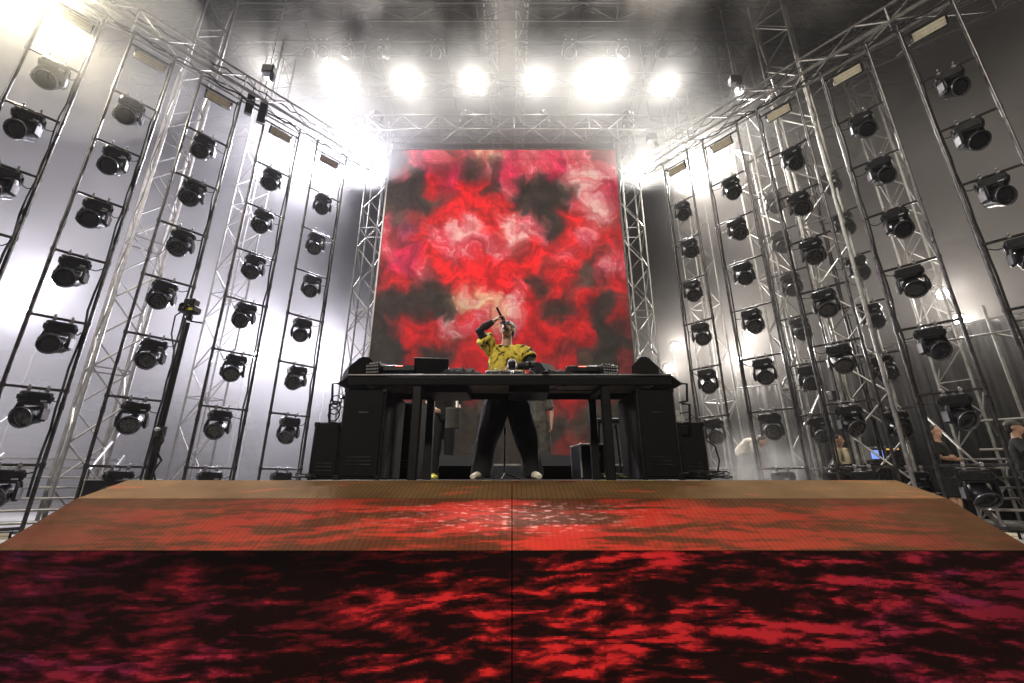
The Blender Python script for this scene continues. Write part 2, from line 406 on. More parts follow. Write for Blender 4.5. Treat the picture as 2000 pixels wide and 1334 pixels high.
def ramp_picture(X, T, upper):
    n = flow(X, T, 21.0, 1.5, 15.0)
    n2 = fbm(X * 10, T * 40, 3)
    if upper:
        a = sstep(0.42, 0.75, n + 0.1 * n2) * 0.35
        return a[..., None] * np.array(lin((190, 40, 34)))
    ax = np.abs(X) / 3.0
    a = sstep(-0.32, 0.40, n + 0.34 * n2)
    cen = np.exp(-((X - 0.0) / 1.25) ** 2)
    tt = sstep(0.0, 0.14, T)
    red = np.array(lin((196, 26, 28))); crim = np.array(lin((130, 22, 40)))
    k = sstep(0.6, 1.0, ax)[..., None]
    c = (red * (1 - k) + crim * k) * ((0.10 + 0.90 * a) * (0.42 + 0.70 * cen) * (0.45 + 0.55 * tt))[..., None] * (1 - 0.45 * sstep(0.8, 1.0, ax))[..., None]
    spk = sstep(0.10, 0.85, fbm(X * 11, T * 44 + 9, 4, 0.6)) * np.exp(-((X - 0.02) / 0.62) ** 2) * sstep(0.02, 0.10, T) * sstep(0.40, 0.26, T)
    c = c + spk[..., None] * np.array([0.95, 0.50, 0.40]) + (np.exp(-((X - 0.02) / 0.45) ** 2 - ((T - 0.2) / 0.12) ** 2) * 0.10)[..., None] * np.array([1.0, 0.55, 0.5])
    return np.clip(c * cabinets(X, T + 0.005, 0.5017, 0.9, 0.07, 0.25, 0.004)[..., None], 0, 1)

def led_material(name, base, rough, estr, lines=None):
    m = bpy.data.materials.new(name); m.use_nodes = True
    nt = m.node_tree; n = nt.nodes; l = nt.links; p = n['Principled BSDF']
    at_ = n.new('ShaderNodeAttribute'); at_.attribute_name = 'picture'
    l.new(at_.outputs['Color'], p.inputs['Emission Color']); p.inputs['Emission Strength'].default_value = estr
    tc = n.new('ShaderNodeTexCoord')
    nz = n.new('ShaderNodeTexNoise'); nz.inputs['Scale'].default_value = 3.0; nz.inputs['Detail'].default_value = 6
    l.new(tc.outputs['Object'], nz.inputs['Vector'])
    cr = n.new('ShaderNodeValToRGB'); cr.color_ramp.elements[0].position = 0.3; cr.color_ramp.elements[1].position = 0.7
    cr.color_ramp.elements[0].color = (*[v * 0.75 for v in base], 1); cr.color_ramp.elements[1].color = (*[min(1, v * 1.2) for v in base], 1)
    l.new(nz.outputs['Fac'], cr.inputs['Fac'])
    if lines:
        wv = n.new('ShaderNodeTexWave'); wv.wave_type = 'BANDS'; wv.bands_direction = 'X'; wv.inputs['Scale'].default_value = lines; wv.inputs['Distortion'].default_value = 0
        l.new(tc.outputs['Object'], wv.inputs['Vector'])
        r2 = n.new('ShaderNodeValToRGB'); r2.color_ramp.elements[0].position = 0.02; r2.color_ramp.elements[1].position = 0.22
        r2.color_ramp.elements[0].color = (0.72, 0.72, 0.72, 1); r2.color_ramp.elements[1].color = (1, 1, 1, 1)
        l.new(wv.outputs['Fac'], r2.inputs['Fac'])
        mx = n.new('ShaderNodeMix'); mx.data_type = 'RGBA'; mx.blend_type = 'MULTIPLY'; mx.inputs[0].default_value = 1.0
        l.new(cr.outputs['Color'], mx.inputs[6]); l.new(r2.outputs['Color'], mx.inputs[7])
        l.new(mx.outputs[2], p.inputs['Base Color'])
    else:
        l.new(cr.outputs['Color'], p.inputs['Base Color'])
    p.inputs['Roughness'].default_value = rough; p.inputs['Specular IOR Level'].default_value = 0.05
    m.cycles.emission_sampling = 'NONE'
    return m

def led_sheet(name, o, du, dv, nu, nv, picture, m, parent, thick=0.05):
    """sheet of nu x nv square pixels spanned by du, dv from corner o, with a solid back; picture(nu, nv) -> colour per pixel"""
    o = Vector(o); du = Vector(du); dv = Vector(dv); nrm = du.cross(dv).normalized()
    u = np.linspace(0, 1, nu + 1); v = np.linspace(0, 1, nv + 1); U, V = np.meshgrid(u, v)
    pts = np.array(o)[None, None] + U[..., None] * np.array(du) + V[..., None] * np.array(dv)
    verts = [tuple(p) for p in pts.reshape(-1, 3)]
    i = np.arange(nv)[:, None] * (nu + 1) + np.arange(nu)[None]
    quads = np.stack([i, i + 1, i + nu + 2, i + nu + 1], -1).reshape(-1, 4)
    faces = [tuple(int(k) for k in q) for q in quads]
    L = len(verts); b = -nrm * thick
    cs = [o, o + du, o + du + dv, o + dv]
    verts += [tuple(c - nrm * 0.001) for c in cs] + [tuple(c + b) for c in cs]
    faces += [(L + 7, L + 6, L + 5, L + 4)] + [(L + k, L + 4 + k, L + 4 + (k + 1) % 4, L + (k + 1) % 4) for k in range(4)]
    me = bpy.data.meshes.new(name); me.from_pydata(verts, [], faces); me.update()
    me.materials.append(m)
    a = me.attributes.new('picture', 'FLOAT_COLOR', 'FACE')
    c = np.zeros((len(faces), 4), np.float32); c[:, 3] = 1
    c[:nu * nv, :3] = picture.reshape(-1, 3)
    a.data.foreach_set('color', c.ravel())
    return link(name, me, parent)

# ================================================================== THE SETTING
GZ, PZ = -1.55, -0.80           # pit floor, side platform
def struct(name, mb, m, **k): return tag(mb.build(name, m, None, **k), kind='structure')
struct('ground', MB().box((0, 20, GZ - 0.1), (260, 260, 0.2)), M_GROUND)
pl = MB()
pl.box((-9.6, 10.5, PZ - 0.35), (13.0, 15.0, 0.7)); pl.box((9.6, 10.5, PZ - 0.35), (13.0, 15.0, 0.7)); pl.box((0, 14.0, PZ - 0.35), (6.2, 8.0, 0.7))
struct('side_platform', pl, M_FLOOR)
X3, Y3, Y2, Y1, Z2, Z1 = 3.01, 3.50, 3.123, 2.695, -0.119, -0.381
struct('stage_deck', MB().box((0, 6.775, -0.42), (6.04, 6.45, 0.82)), M_DECK)

riser = empty('led_stage_front', (0, Y1, GZ))
tag(riser, 'low LED stage front with red picture running over fascia and two ramps', 'led stage')
M_FASCIA = led_material('led_fascia_face', (0.004, 0.0035, 0.0035), 0.9, 1.0)
M_RAMP = led_material('led_ramp_face', (0.100, 0.052, 0.024), 0.9, 0.95, 9.0)
M_RAMPU = led_material('led_upper_ramp_face', (0.18, 0.104, 0.045), 0.9, 0.8, 9.0)
nP = 4
for k in range(nP):
    xa = -X3 + 2 * X3 * k / nP + (0.003 if k == 2 else 0.0008); xb = -X3 + 2 * X3 * (k + 1) / nP - (0.003 if k == 1 else 0.0008)
    du = Vector((xb - xa, 0, 0)); nu = 200
    Xc = xa + (np.arange(nu) + 0.5) / nu * (xb - xa)
    H = Z1 - 0.004 - (GZ + 0.02); nv = 150
    Xg, Tg = np.meshgrid(Xc, H - (np.arange(nv) + 0.5) / nv * H)
    led_sheet('fascia_panel', (xa, 0, 0.02), du, (0, 0, H), nu, nv, fascia_picture(Xg, Tg), M_FASCIA, riser)
    dl = Vector((0, Y2 - Y1, Z2 - Z1)); Ll = dl.length; nv = 64
    Xg, Tg = np.meshgrid(Xc, Ll - (np.arange(nv) + 0.5) / nv * Ll)
    led_sheet('lower_ramp_panel', (xa, 0.0, Z1 - GZ), du, dl * 0.992, nu, nv, ramp_picture(Xg, Tg, False), M_RAMP, riser)
    dl = Vector((0, Y3 - Y2, 0.0 - Z2)); Ll = dl.length; nv = 50
    Xg, Tg = np.meshgrid(Xc, Ll - (np.arange(nv) + 0.5) / nv * Ll + 0.6)
    led_sheet('upper_ramp_panel', (xa, Y2 - Y1, Z2 - GZ), du, dl, nu, nv, ramp_picture(Xg, Tg, True), M_RAMPU, riser)

screen = empty('led_screen', ((SCR_X0 + SCR_X1) / 2, SCR_Y, SCR_Z0)); tag(screen, 'tall LED screen showing red and pink smoke clouds behind the performer', 'screen')
M_SCREEN = led_material('led_screen_face', (0.02, 0.02, 0.02), 0.6, 1.0)
NXs, NZs = 330, 450
led_sheet('display', (-(SCR_X1 - SCR_X0) / 2, 0, 0), (SCR_X1 - SCR_X0, 0, 0), (0, 0, SCR_Z1 - SCR_Z0), NXs, NZs, screen_picture(NXs, NZs), M_SCREEN, screen, 0.09)
fr = MB(); hw = (SCR_X1 - SCR_X0) / 2; hh = SCR_Z1 - SCR_Z0
for sx in (-1, 1): fr.box((sx * (hw + 0.025), 0.04, hh / 2), (0.04, 0.13, hh + 0.08))
for zz in (-0.025, hh + 0.025): fr.box((0, 0.04, zz), (2 * hw, 0.13, 0.04))
fr.build('frame', M_ALU_D, screen)

# ------------------------------------------------------------------ trusses
def truss(name, p0, p1, w, h, label, cat='truss', group=None, bay=0.55, r=0.025, m=None, up=(0, 0, 1), rb=None):
    m = m or M_ALU
    p0 = Vector(p0); p1 = Vector(p1); t = (p1 - p0); L = t.length; t.normalize()
    up = Vector(up); side = t.cross(up).normalized(); up = side.cross(t).normalized()
    root = empty(name, p0); tag(root, label, cat, group)
    C = [side * (sx * w / 2) + up * (sz * h / 2) for sx, sz in ((-1, -1), (1, -1), (1, 1), (-1, 1))]
    for c in C: bar('chord', c, c + t * L, r, m, root)
    nb = max(2, int(round(L / bay))); bl = L / nb; rb = rb or r * 0.55
    for a in range(4):
        ca, cb = C[a], C[(a + 1) % 4]
        for k in range(nb):
            q0, q1 = (ca, cb) if (k + a) % 2 == 0 else (cb, ca)
            bar('brace', q0 + t * (k * bl), q1 + t * ((k + 1) * bl), rb, m, root, 6)
        for k in range(0, nb + 1, 4):
            bar('batten_tube', ca + t * min(k * bl + 0.01, L - 0.01), cb + t * min(k * bl + 0.01, L - 0.01), rb, m, root, 6)
    return root

# the two slanting walls of lights: a straight line on plan each, opening towards the crowd
WL_A, WL_K = 12.9, 0.861       # left wall: X = -WL_A + WL_K * Y
WR_A, WR_K = 12.97, 0.88       # right wall: X = WR_A - WR_K * Y
LEFT_B = [(-0.568, -0.476), (-0.736, -0.625), (-0.963, -0.822), (-1.222, -1.062), (-1.545, -1.335)]
RIGHT_B = [(0.432, 0.506), (0.5556, 0.6657), (0.7335, 0.868), (0.9596, 1.13), (1.251, 1.47)]
def wl(b): Y = WL_A / (WL_K - b); return Vector((b * Y, Y, 0))
def wr(b): Y = WR_A / (WR_K + b); return Vector((b * Y, Y, 0))
LTOP = 8.53
RUNG_Z = [0.205 + 1.138 * i for i in range(7)]
def extend(a, b, d): return b + (b - a).normalized() * d
la, lb = wl(-1.9), extend(wl(-0.568), wl(-0.476), 0.75)
ra, rb_ = wr(1.95), extend(wr(0.506), wr(0.432), 0.65)
Lt = truss('wall_truss', la + Vector((0, 0, LTOP + 0.22)), lb + Vector((0, 0, LTOP + 0.22)), 0.40, 0.40, 'silver box truss along the top of the left wall of lights', bay=0.5)
Rt = truss('wall_truss', ra + Vector((0, 0, LTOP + 0.22)), rb_ + Vector((0, 0, LTOP + 0.22)), 0.40, 0.40, 'silver box truss along the top of the right wall of lights', bay=0.5)
truss('screen_truss', (-4.35, 10.15, 9.98), (3.9, 10.15, 9.98), 0.52, 0.52, 'silver box truss spanning above the red screen', bay=0.55, r=0.027)
truss('truss_tower', (-4.08, 10.75, PZ), (-4.08, 10.75, 10.6), 0.50, 0.50, 'silver truss tower standing close to the left edge of the screen', bay=0.62, up=(0, 1, 0))
truss('truss_tower', (3.52, 10.75, PZ), (3.52, 10.75, 10.6), 0.50, 0.50, 'silver truss tower standing close to the right edge of the screen', bay=0.62, up=(0, 1, 0))
truss('truss_tower', (-7.95, 8.15, PZ), (-7.95, 8.15, 12.6), 0.60, 0.60, 'big silver truss tower between second and third ladders of the left wall', bay=0.72, r=0.032, up=(0.6, 0.8, 0))
truss('truss_tower', (-7.05, 9.7, PZ), (-7.05, 9.7, 12.6), 0.52, 0.52, 'slimmer silver truss tower behind the left wall, right of the biggest one', bay=0.65, up=(0.3, 1, 0))
truss('truss_tower', (7.15, 8.45, PZ), (7.15, 8.45, 12.6), 0.72, 0.72, 'big silver truss tower behind the right wall, beside the man at the desk', bay=0.8, r=0.036, up=(-0.7, 0.75, 0))
truss('truss_tower', (6.75, 9.75, PZ), (6.75, 9.75, 12.6), 0.60, 0.60, 'slimmer silver truss tower behind the right wall, nearer to the screen', bay=0.7, r=0.03, up=(-0.3, 1, 0))

truss('truss_tower', (5.7, 11.6, PZ), (5.7, 11.6, 12.6), 0.60, 0.60, 'farthest silver truss tower behind the right wall, close to the screen', bay=0.7, r=0.028, up=(-0.2, 1, 0))
truss('truss_tower', (9.9, 9.2, PZ), (9.9, 9.2, 12.6), 0.55, 0.55, 'silver truss tower behind the right wall, farthest to the right', bay=0.7, r=0.028, up=(-0.5, 1, 0))
truss('side_truss', (5.2, 10.6, 9.9), (11.5, 5.2, 9.9), 0.6, 0.6, 'dark lattice truss high behind the right wall of lights', bay=0.8, r=0.03, m=M_RIG)
truss('side_truss', (6.2, 11.3, 11.6), (13.0, 6.2, 11.6), 0.7, 0.7, 'second dark lattice truss under the roof at the upper right', bay=0.9, r=0.03, m=M_RIG)

# ------------------------------------------------------------------ roof
roof = empty('stage_roof', (0, 10, 13.4)); tag(roof, 'dark stage roof of black fabric over steel purlins', 'roof')
for k in range(7):
    MB().box((-13.5 + 4.5 * k, 0, 0.9 - 0.10 * abs(k - 3)), (4.46, 16, 0.03)).build('fabric_panel', M_ROOF, roof)
for k in range(9):
    bar('purlin', (-15.6, -7.6 + 1.9 * k, 0.45), (15.6, -7.6 + 1.9 * k, 0.45), 0.05, M_DRAPE, roof)
for k, y in enumerate((7.3, 8.6, 9.7, 11.2, 13.0)):
    truss('roof_truss', (-13, y, 12.9), (13, y, 12.9), 0.5, 0.5, '%s roof truss running left to right above the stage, counted from the front' % ['first', 'second', 'third', 'fourth', 'fifth'][k], group='roof trusses across', bay=1.0, m=M_DRAPE, r=0.03)
for k, x in enumerate((-9.0, -4.6, -0.65, 0.30, 4.6, 9.0)):
    truss('roof_truss', (x, 4.5, 13.42), (x, 15.5, 13.42), 0.34, 0.34, '%s roof truss running front to back, counted from the left' % ['first', 'second', 'third', 'fourth', 'fifth', 'sixth'][k], group='roof trusses front to back', bay=0.9, m=M_ALU_D if k in (2, 3) else M_DRAPE, r=0.026)

# ------------------------------------------------------------------ grandstands far behind
def grandstand(p0, p1, label, rows=11):
    p0 = Vector(p0); p1 = Vector(p1); t = (p1 - p0); L = t.length; t.normalize(); back = Vector((-t.y, t.x, 0))
    if back.y < 0 and abs(back.y) > 0.3: back = -back
    root = empty('grandstand', p0); tag(root, label, 'grandstand', 'stands round the arena')
    rz = Matrix.Rotation(math.atan2(t.y, t.x), 3, 'Z')
    seats = MB(); n = int(L / 0.62)
    for k in range(rows):
        z = 1.2 + 0.62 * k; c = t * (L / 2) + back * (0.85 * k)
        MB().box((c.x, c.y, z / 2), (L, 0.86, z), rz).build('tier', M_CONC, root)
        for i in range(n):
            if i % 17 == 16: continue
            xx = -L / 2 + 0.62 * (i + 0.5); base = Vector((c.x, c.y, z))
            seats.box(base + rz @ Vector((xx, 0.12, 0.26)), (0.48, 0.05, 0.40), rz); seats.box(base + rz @ Vector((xx, -0.10, 0.10)), (0.48, 0.36, 0.05), rz)
    tag(seats.build('seats', M_SEAT, root), kind='stuff')
    for zz in (0.9, 1.35, 1.8):
        f = -back * 0.46
        bar('rail', f + Vector((0, 0, zz + 0.4)), f + t * L + Vector((0, 0, zz + 0.4)), 0.045, M_ALU, root)
    c = t * (L / 2) + back * (0.85 * rows + 0.5); zt = 1.2 + 0.62 * rows
    MB().box((c.x, c.y, zt / 2 + 0.6), (L, 0.3, zt + 1.2), rz).build('back_wall', M_CONC, root)
    return root
grandstand((-40, 2.0, GZ), (-15.5, 29.5, GZ), 'pale tiered grandstand far behind the left wall of lights')
grandstand((-15, 30, GZ), (15, 30, GZ), 'pale tiered grandstand far behind the screen')
grandstand((15.5, 29.5, GZ), (40, 2.0, GZ), 'pale tiered grandstand far behind the right wall of lights')

# ------------------------------------------------------------------ stairs beside the stage
def stairs(loc, rz, label, n=7):
    root = empty('access_stairs', loc, rz); tag(root, label, 'stairs')
    for k in range(n):
        MB().bbox((0, 0.28 * k, 0.17 * (k + 1) - 0.02), (1.7, 0.30, 0.035), 0.006).build('tread', M_ALU, root)
    for sx in (-0.87, 0.87):
        MB().path([(sx, -0.2, 0.03), (sx, 0.28 * n - 0.1, 0.17 * n + 0.02)], [(0.02, 0.09)] * 2, 8, (1, 0, 0)).build('stringer', M_ALU_D, root)
        bar('leg', (sx, 0.28 * n - 0.15, 0), (sx, 0.28 * n - 0.15, 0.17 * n), 0.025, M_ALU_D, root)
        bar('handrail', (sx, -0.1, 0.95), (sx, 0.28 * n - 0.2, 0.17 * n + 0.9), 0.02, M_ALU, root)
        bar('post', (sx, -0.1, 0.03), (sx, -0.1, 0.95), 0.02, M_ALU, root)
stairs((-7.9, 7.1, PZ), R(30), 'aluminium steps behind the left ladders beside the stage')
stairs((8.6, 7.0, PZ), R(-28), 'aluminium steps at the far right behind the ladders')

# ================================================================== LIGHT LADDERS AND MOVING HEADS
LAD_L = ['left ladder nearest the screen', 'left ladder second from the screen', 'left ladder third from the screen', 'left ladder fourth from the screen', 'left ladder farthest from the screen']
LAD_R = [s.replace('left', 'right') for s in LAD_L]
def sag(p0, p1, drop, n=7, wob=0.0, rnd=random):
    p0 = Vector(p0); p1 = Vector(p1); out = []
    for i in range(n + 1):
        f = i / n; q = p0.lerp(p1, f); q.z -= drop * 4 * f * (1 - f)
        if 0 < i < n: q += Vector((rnd.uniform(-wob, wob), rnd.uniform(-wob, wob), rnd.uniform(-wob, wob)))
        out.append(q)
    return out

# --- one moving head with its parts, hung from z = 0 (rung centre), base along x
def make_head_meshes():
    h = {}
    b = MB()
    b.bbox((0, 0, -0.150), (0.36, 0.23, 0.165), 0.022)
    b.bbox((0, 0, -0.240), (0.22, 0.20, 0.03), 0.01)
    for sx in (-1, 1):
        b.bbox((sx * 0.188, 0, -0.15), (0.022, 0.15, 0.06), 0.008)
        b.bbox((sx * 0.13, -0.118, -0.13), (0.05, 0.012, 0.05), 0.004)
        for k in range(4): b.box((sx * (0.06 + 0.02 * k), -0.1165, -0.17), (0.008, 0.01, 0.04))
    h['base'] = b.mesh('base', M_PLASTIC, True)
    c = MB()
    c.lathe([(0.040, -0.022), (0.040, 0.022), (0.0285, 0.022), (0.0285, -0.022)], 12, Matrix.Rotation(R(90), 4, 'Z'), closed=True)
    c.box((0, 0, -0.056), (0.045, 0.04, 0.05)); c.tube((0, -0.03, 0.02), (0, -0.085, 0.03), 0.010, 6); c.ball((0, -0.09, 0.03), 0.018, 8, 6)
    h['clamp'] = c.mesh('clamp', M_ALU_D, True)
    y = MB()
    y.bbox((0, 0, -0.245), (0.37, 0.13, 0.035), 0.012)
    for sx in (-1, 1):
        y.path([(sx * 0.172, 0, -0.235), (sx * 0.187, 0, -0.30), (sx * 0.190, 0, -0.42), (sx * 0.186, 0, -0.505)], [(0.024, 0.055), (0.026, 0.066), (0.028, 0.075), (0.020, 0.052)], 12, (1, 0, 0))
    h['yoke'] = y.mesh('yoke', M_PLASTIC, True)
    hd = MB()   # barrel about its own tilt axis: turned on Y, front is -Y
    hd.lathe([(0.03, 0.165), (0.088, 0.158), (0.118, 0.125), (0.128, 0.06), (0.130, -0.02), (0.140, -0.05), (0.150, -0.075), (0.153, -0.13), (0.147, -0.135), (0.1465, -0.100), (0.02, -0.0995)], 28)
    for sx in (-1, 1): hd.lathe([(0.045, -0.012), (0.045, 0.012)], 12, Matrix.Translation((sx * 0.150, 0, 0)) @ Matrix.Rotation(R(90), 4, 'Z'))
    for k in range(9):                 # cooling fins round the rear
        a = 2 * math.pi * k / 9
        hd.box((0.112 * math.cos(a), 0.10, 0.112 * math.sin(a)), (0.03, 0.07, 0.012), Matrix.Rotation(-a, 3, 'Y'))
    h['head'] = hd.mesh('head', M_PLASTIC, True)
    h['lens'] = MB().lathe([(0.001, -0.106), (0.06, -0.1105), (0.115, -0.108), (0.132, -0.1005)], 28).mesh('lens', M_GLASS, True)
    ce = MB()
    for rr, n in ((0, 1), (0.046, 6), (0.091, 12)):
        for k in range(n):
            a = 2 * math.pi * (k + 0.3) / n
            ce.lathe([(0.001, -0.120), (0.012, -0.118), (0.0185, -0.108)], 8, Matrix.Translation((rr * math.cos(a), 0, rr * math.sin(a))))
    h['lens_cells'] = ce.mesh('lens_cells', M_CELL, True)
    h['ring'] = MB().lathe([(0.1535, -0.132), (0.1545, -0.120), (0.147, -0.112), (0.134, -0.1035), (0.133, -0.110), (0.1465, -0.134)], 28, closed=True).mesh('ring', M_HOOD, True)
    h['arm_cover'] = MB().bbox((0.2185, 0, -0.40), (0.008, 0.105, 0.16), 0.003).mesh('arm_cover', M_COVER, True)
    h['safety_wire'] = MB().path([(0.06, 0.02, 0.026), (0.075, 0.05, -0.02), (0.05, 0.10, -0.07), (0.03, 0.118, -0.10), (0.0, 0.10, -0.07), (0.03, 0.05, 0.0), (0.06, 0.02, 0.026)], 0.004, 5).mesh('safety_wire', M_ALU_D, True)
    h['sticker'] = MB().box((0.09, -0.1165, -0.20), (0.07, 0.003, 0.025)).mesh('sticker', M_RING)
    return h
HM = make_head_meshes()
rnd = random.Random(3)
def moving_head(loc, rz, pan, tilt, label, group, cells=True):
    root = empty('moving_head_light', loc, rz); root.scale = (1.0,) * 3; tag(root, label, 'stage light', group)
    link('base', HM['base'], root)
    for sx in (-0.10, 0.10): link('clamp', HM['clamp'], root, Matrix.Translation((sx, 0, 0)))
    P_ = Matrix.Rotation(pan, 4, 'Z')
    link('yoke', HM['yoke'], root, P_); link('arm_cover', HM['arm_cover'], root, P_); link('arm_cover', HM['arm_cover'], root, P_ @ Matrix.Rotation(math.pi, 4, 'Z'))
    link('safety_wire', HM['safety_wire'], root)
    if rnd.random() < 0.6: link('sticker', HM['sticker'], root)
    hd = link('head', HM['head'], root, P_ @ Matrix.Translation((0, 0, -0.425)) @ Matrix.Rotation(tilt, 4, 'X') @ Matrix.Scale(1.06, 4))
    link('lens', HM['lens'], hd); link('ring', HM['ring'], hd)
    if cells: link('lens_cells', HM['lens_cells'], hd)
    return root
# --- batten (wide strobe bar)
bt_b = MB().bbox((0, 0.02, -0.13), (0.50, 0.10, 0.19), 0.012).mesh('body', M_PLASTIC, True)
bt_f = MB().bbox((0, -0.033, -0.13), (0.46, 0.008, 0.062), 0.003)
bt_f.bbox((0, -0.033, -0.072), (0.46, 0.006, 0.045), 0.002); bt_f.bbox((0, -0.033, -0.188), (0.46, 0.006, 0.045), 0.002)
bt_f = bt_f.mesh('diffuser', M_BATTEN, True)
bt_c = MB()
for sx in (-1, 1): bt_c.box((sx * 0.255, 0.0, -0.08), (0.008, 0.05, 0.16))
bt_c = bt_c.mesh('bracket', M_BLACK)
def batten(loc, rz, tilt, label, group):
    root = empty('strobe_batten', loc, rz); tag(root, label, 'stage light', group)
    Mx = Matrix.Rotation(tilt, 4, 'X')
    link('body', bt_b, root, Mx); link('diffuser', bt_f, root, Mx); link('bracket', bt_c, root)
    return root

def ladder(pa, pb, words, side, idx, bat=True):
    """pa is the pole nearer the crowd or the screen; the frame stands on the side platform"""
    a, b = (pa, pb) if pa.x < pb.x else (pb, pa)
    mid = (a + b) / 2; d = b - a; rz = math.atan2(d.y, d.x); w = d.length
    root = empty('lighting_ladder', (mid.x, mid.y, PZ), rz)
    tag(root, 'tall dark steel frame of rungs, %s' % words, 'light ladder', '%s wall ladders' % side)
    for sx in (-1, 1):
        bar('pole', (sx * w / 2, 0, 0), (sx * w / 2, 0, LTOP - PZ), 0.027, M_RIG, root, 10)
        for z in RUNG_Z: bar('coupler', (sx * w / 2, 0, z - PZ - 0.035), (sx * w / 2, 0, z - PZ + 0.035), 0.036, M_RIG, root, 10)
        for z in (1.9, 4.9, 7.9): bar('coupler', (sx * w / 2, 0, z - 0.06), (sx * w / 2, 0, z + 0.06), 0.033, M_RIG, root, 10)
        MB().box((sx * w / 2, 0, 0.008), (0.2, 0.2, 0.016)).build('foot_plate', M_BLACK, root)
    for z in [RUNG_Z[0] - 1.0 + 0.12] + RUNG_Z + [LTOP - 0.30]:
        bar('rung', (-w / 2, 0, z - PZ), (w / 2, 0, z - PZ), 0.023, M_RIG, root, 10)
    # power cable run down the inner pole
    sx = 1 if side == 'left' else -1
    pts = [(sx * (w / 2 - 0.045) + rnd.uniform(-0.018, 0.018), 0.03 + rnd.uniform(-0.015, 0.015), LTOP - PZ - 0.2 - 0.33 * k) for k in range(27)]
    MB().path(pts, 0.017, 6).build('cable', M_RUBBER, root, True)
    for i, z in enumerate(RUNG_Z):
        t = Matrix.Rotation(rz, 3, 'Z')
        j = rnd.uniform(-0.05, 0.05)
        off = t @ Vector((j, 0, 0))
        pan = -rz + R(rnd.gauss(0, 7)) + R(16 if side == 'left' else -14)
        tilt = R(rnd.gauss(24, 7)) + R(1.0 * i)
        moving_head((mid.x + off.x, mid.y + off.y, z), rz, pan, tilt,
                    'black moving head on the %s rung of the %s' % (ORD[i], words), 'moving heads on the %s wall' % side, cells=idx < 3)
        mb = MB()
        e = (sx * (w / 2 - 0.05), 0.02, z - PZ - rnd.uniform(0.05, 0.22))
        mb.path(sag((j + sx * 0.15, 0.06, z - PZ - 0.10), e, rnd.uniform(0.02, 0.09), 7, 0.006, rnd), 0.009, 6)
        mb.build('fixture_cable', M_RUBBER, root, True)
    if not bat: return root
    batten((mid.x, mid.y, LTOP - 0.30), rz, R(28), 'pale strobe batten at the top of the %s' % words, 'strobe battens on the %s wall' % side)
    batten((mid.x, mid.y, RUNG_Z[0] - 0.88), rz, R(-4), 'pale strobe batten low on the %s' % words, 'strobe battens on the %s wall' % side)
    return root
for i, (b0, b1) in enumerate(LEFT_B): ladder(wl(b0), wl(b1), LAD_L[i], 'left', i)
for i, (b0, b1) in enumerate(RIGHT_B): ladder(wr(b0), wr(b1), LAD_R[i], 'right', i)

# a second, looser row of ladders standing behind the walls
BL = Vector((-0.758, 0.652, 0)); BR = Vector((0.751, 0.66, 0))
ladder(wr(0.62) + BR * 1.4, wr(0.735) + BR * 1.4, 'right rear ladder behind the second one', 'right', 4, False)
ladder(wr(0.80) + BR * 1.6, wr(0.94) + BR * 1.6, 'right rear ladder behind the third one', 'right', 4, False)
# cable looms tied along the two wall trusses
for tr, q0, q1, w_ in ((Lt, la, lb, 'left'), (Rt, ra, rb_, 'right')):
    d_ = q1 - q0; L_ = d_.length
    for s_ in range(3):
        pts = [d_ * (i / 60) + Vector((rnd.uniform(-.02, .02), rnd.uniform(-.02, .02), (-0.23, -0.17, 0.22)[s_] + rnd.uniform(-.03, .02) - 0.06 * abs(math.sin(i * 0.9 + s_)))) for i in range(61)]
        MB().path(pts, (0.022, 0.014, 0.018)[s_], 6).build('cable_loom', M_RUBBER, tr, True)

# ================================================================== LIT LAMPS
def lamp(px, py, Y, power, col, mat_l, label, group, rad=0.16, aim=None, spot=150, blend=0.6, hang=None, scale=1.0, name='flood_lamp', stand=None):
    p = at(px, py, Y)
    aim = Vector(aim) if aim is not None else Vector((-p.x * 0.35, -p.y, -p.z * 0.55))
    d = aim.normalized()
    q = d.to_track_quat('-Y', 'Z').to_matrix().to_4x4()
    root = empty(name, p); tag(root, label, 'stage light', group)
    Ml = q @ Matrix.Scale(scale, 4)
    r = rad
    hd = link('housing', MB().lathe([(0.02, 0.26), (r * 0.75, 0.25), (r * 0.95, 0.12), (r * 1.08, 0.0), (r * 1.12, -0.05), (r * 1.02, -0.052), (r * 1.0, -0.01), (0.01, -0.008)], 20).mesh('housing', M_PLASTIC, True), root, Ml)
    link('lens', MB().lathe([(0.001, -0.030), (r * 0.6, -0.026), (r * 0.98, -0.012)], 20).mesh('lens', mat_l, True), root, Ml)
    y = MB()
    for sx in (-1, 1): y.path([(sx * r * 1.2, 0.06, 0), (sx * r * 1.2, 0.10, r * 1.1), (sx * r * 0.5, 0.12, r * 1.7), (0, 0.12, r * 1.8)], 0.014, 6)
    link('bracket', y.mesh('bracket', M_BLACK, True), root, Ml)
    if hang is not None: bar('hanging_pipe', q @ Vector((0, 0.12, r * 1.8)) * scale, (0, 0.1, hang - p.z), 0.018, M_RIG, root)
    if stand is not None: bar('mast', (0, 0.2, stand - p.z), (0, 0.2, 0.1), 0.03, M_ALU_D, root)
    ld = bpy.data.lights.new('lamp_light', 'SPOT'); ld.energy = power; ld.color = col
    ld.spot_size = R(spot); ld.spot_blend = blend; ld.shadow_soft_size = r * scale * 0.8
    lo = bpy.data.objects.new('lamp_light', ld); COL.objects.link(lo); lo.parent = root
    lo.matrix_local = Matrix.Translation(d * (0.08 + r * scale)) @ d.to_track_quat('-Z', 'Y').to_matrix().to_4x4()
    return root
WHITE = (1.0, 0.955, 0.895); COOL = (0.90, 0.88, 1.0); WARM = (1.0, 0.92, 0.72)
PW = 1000.0
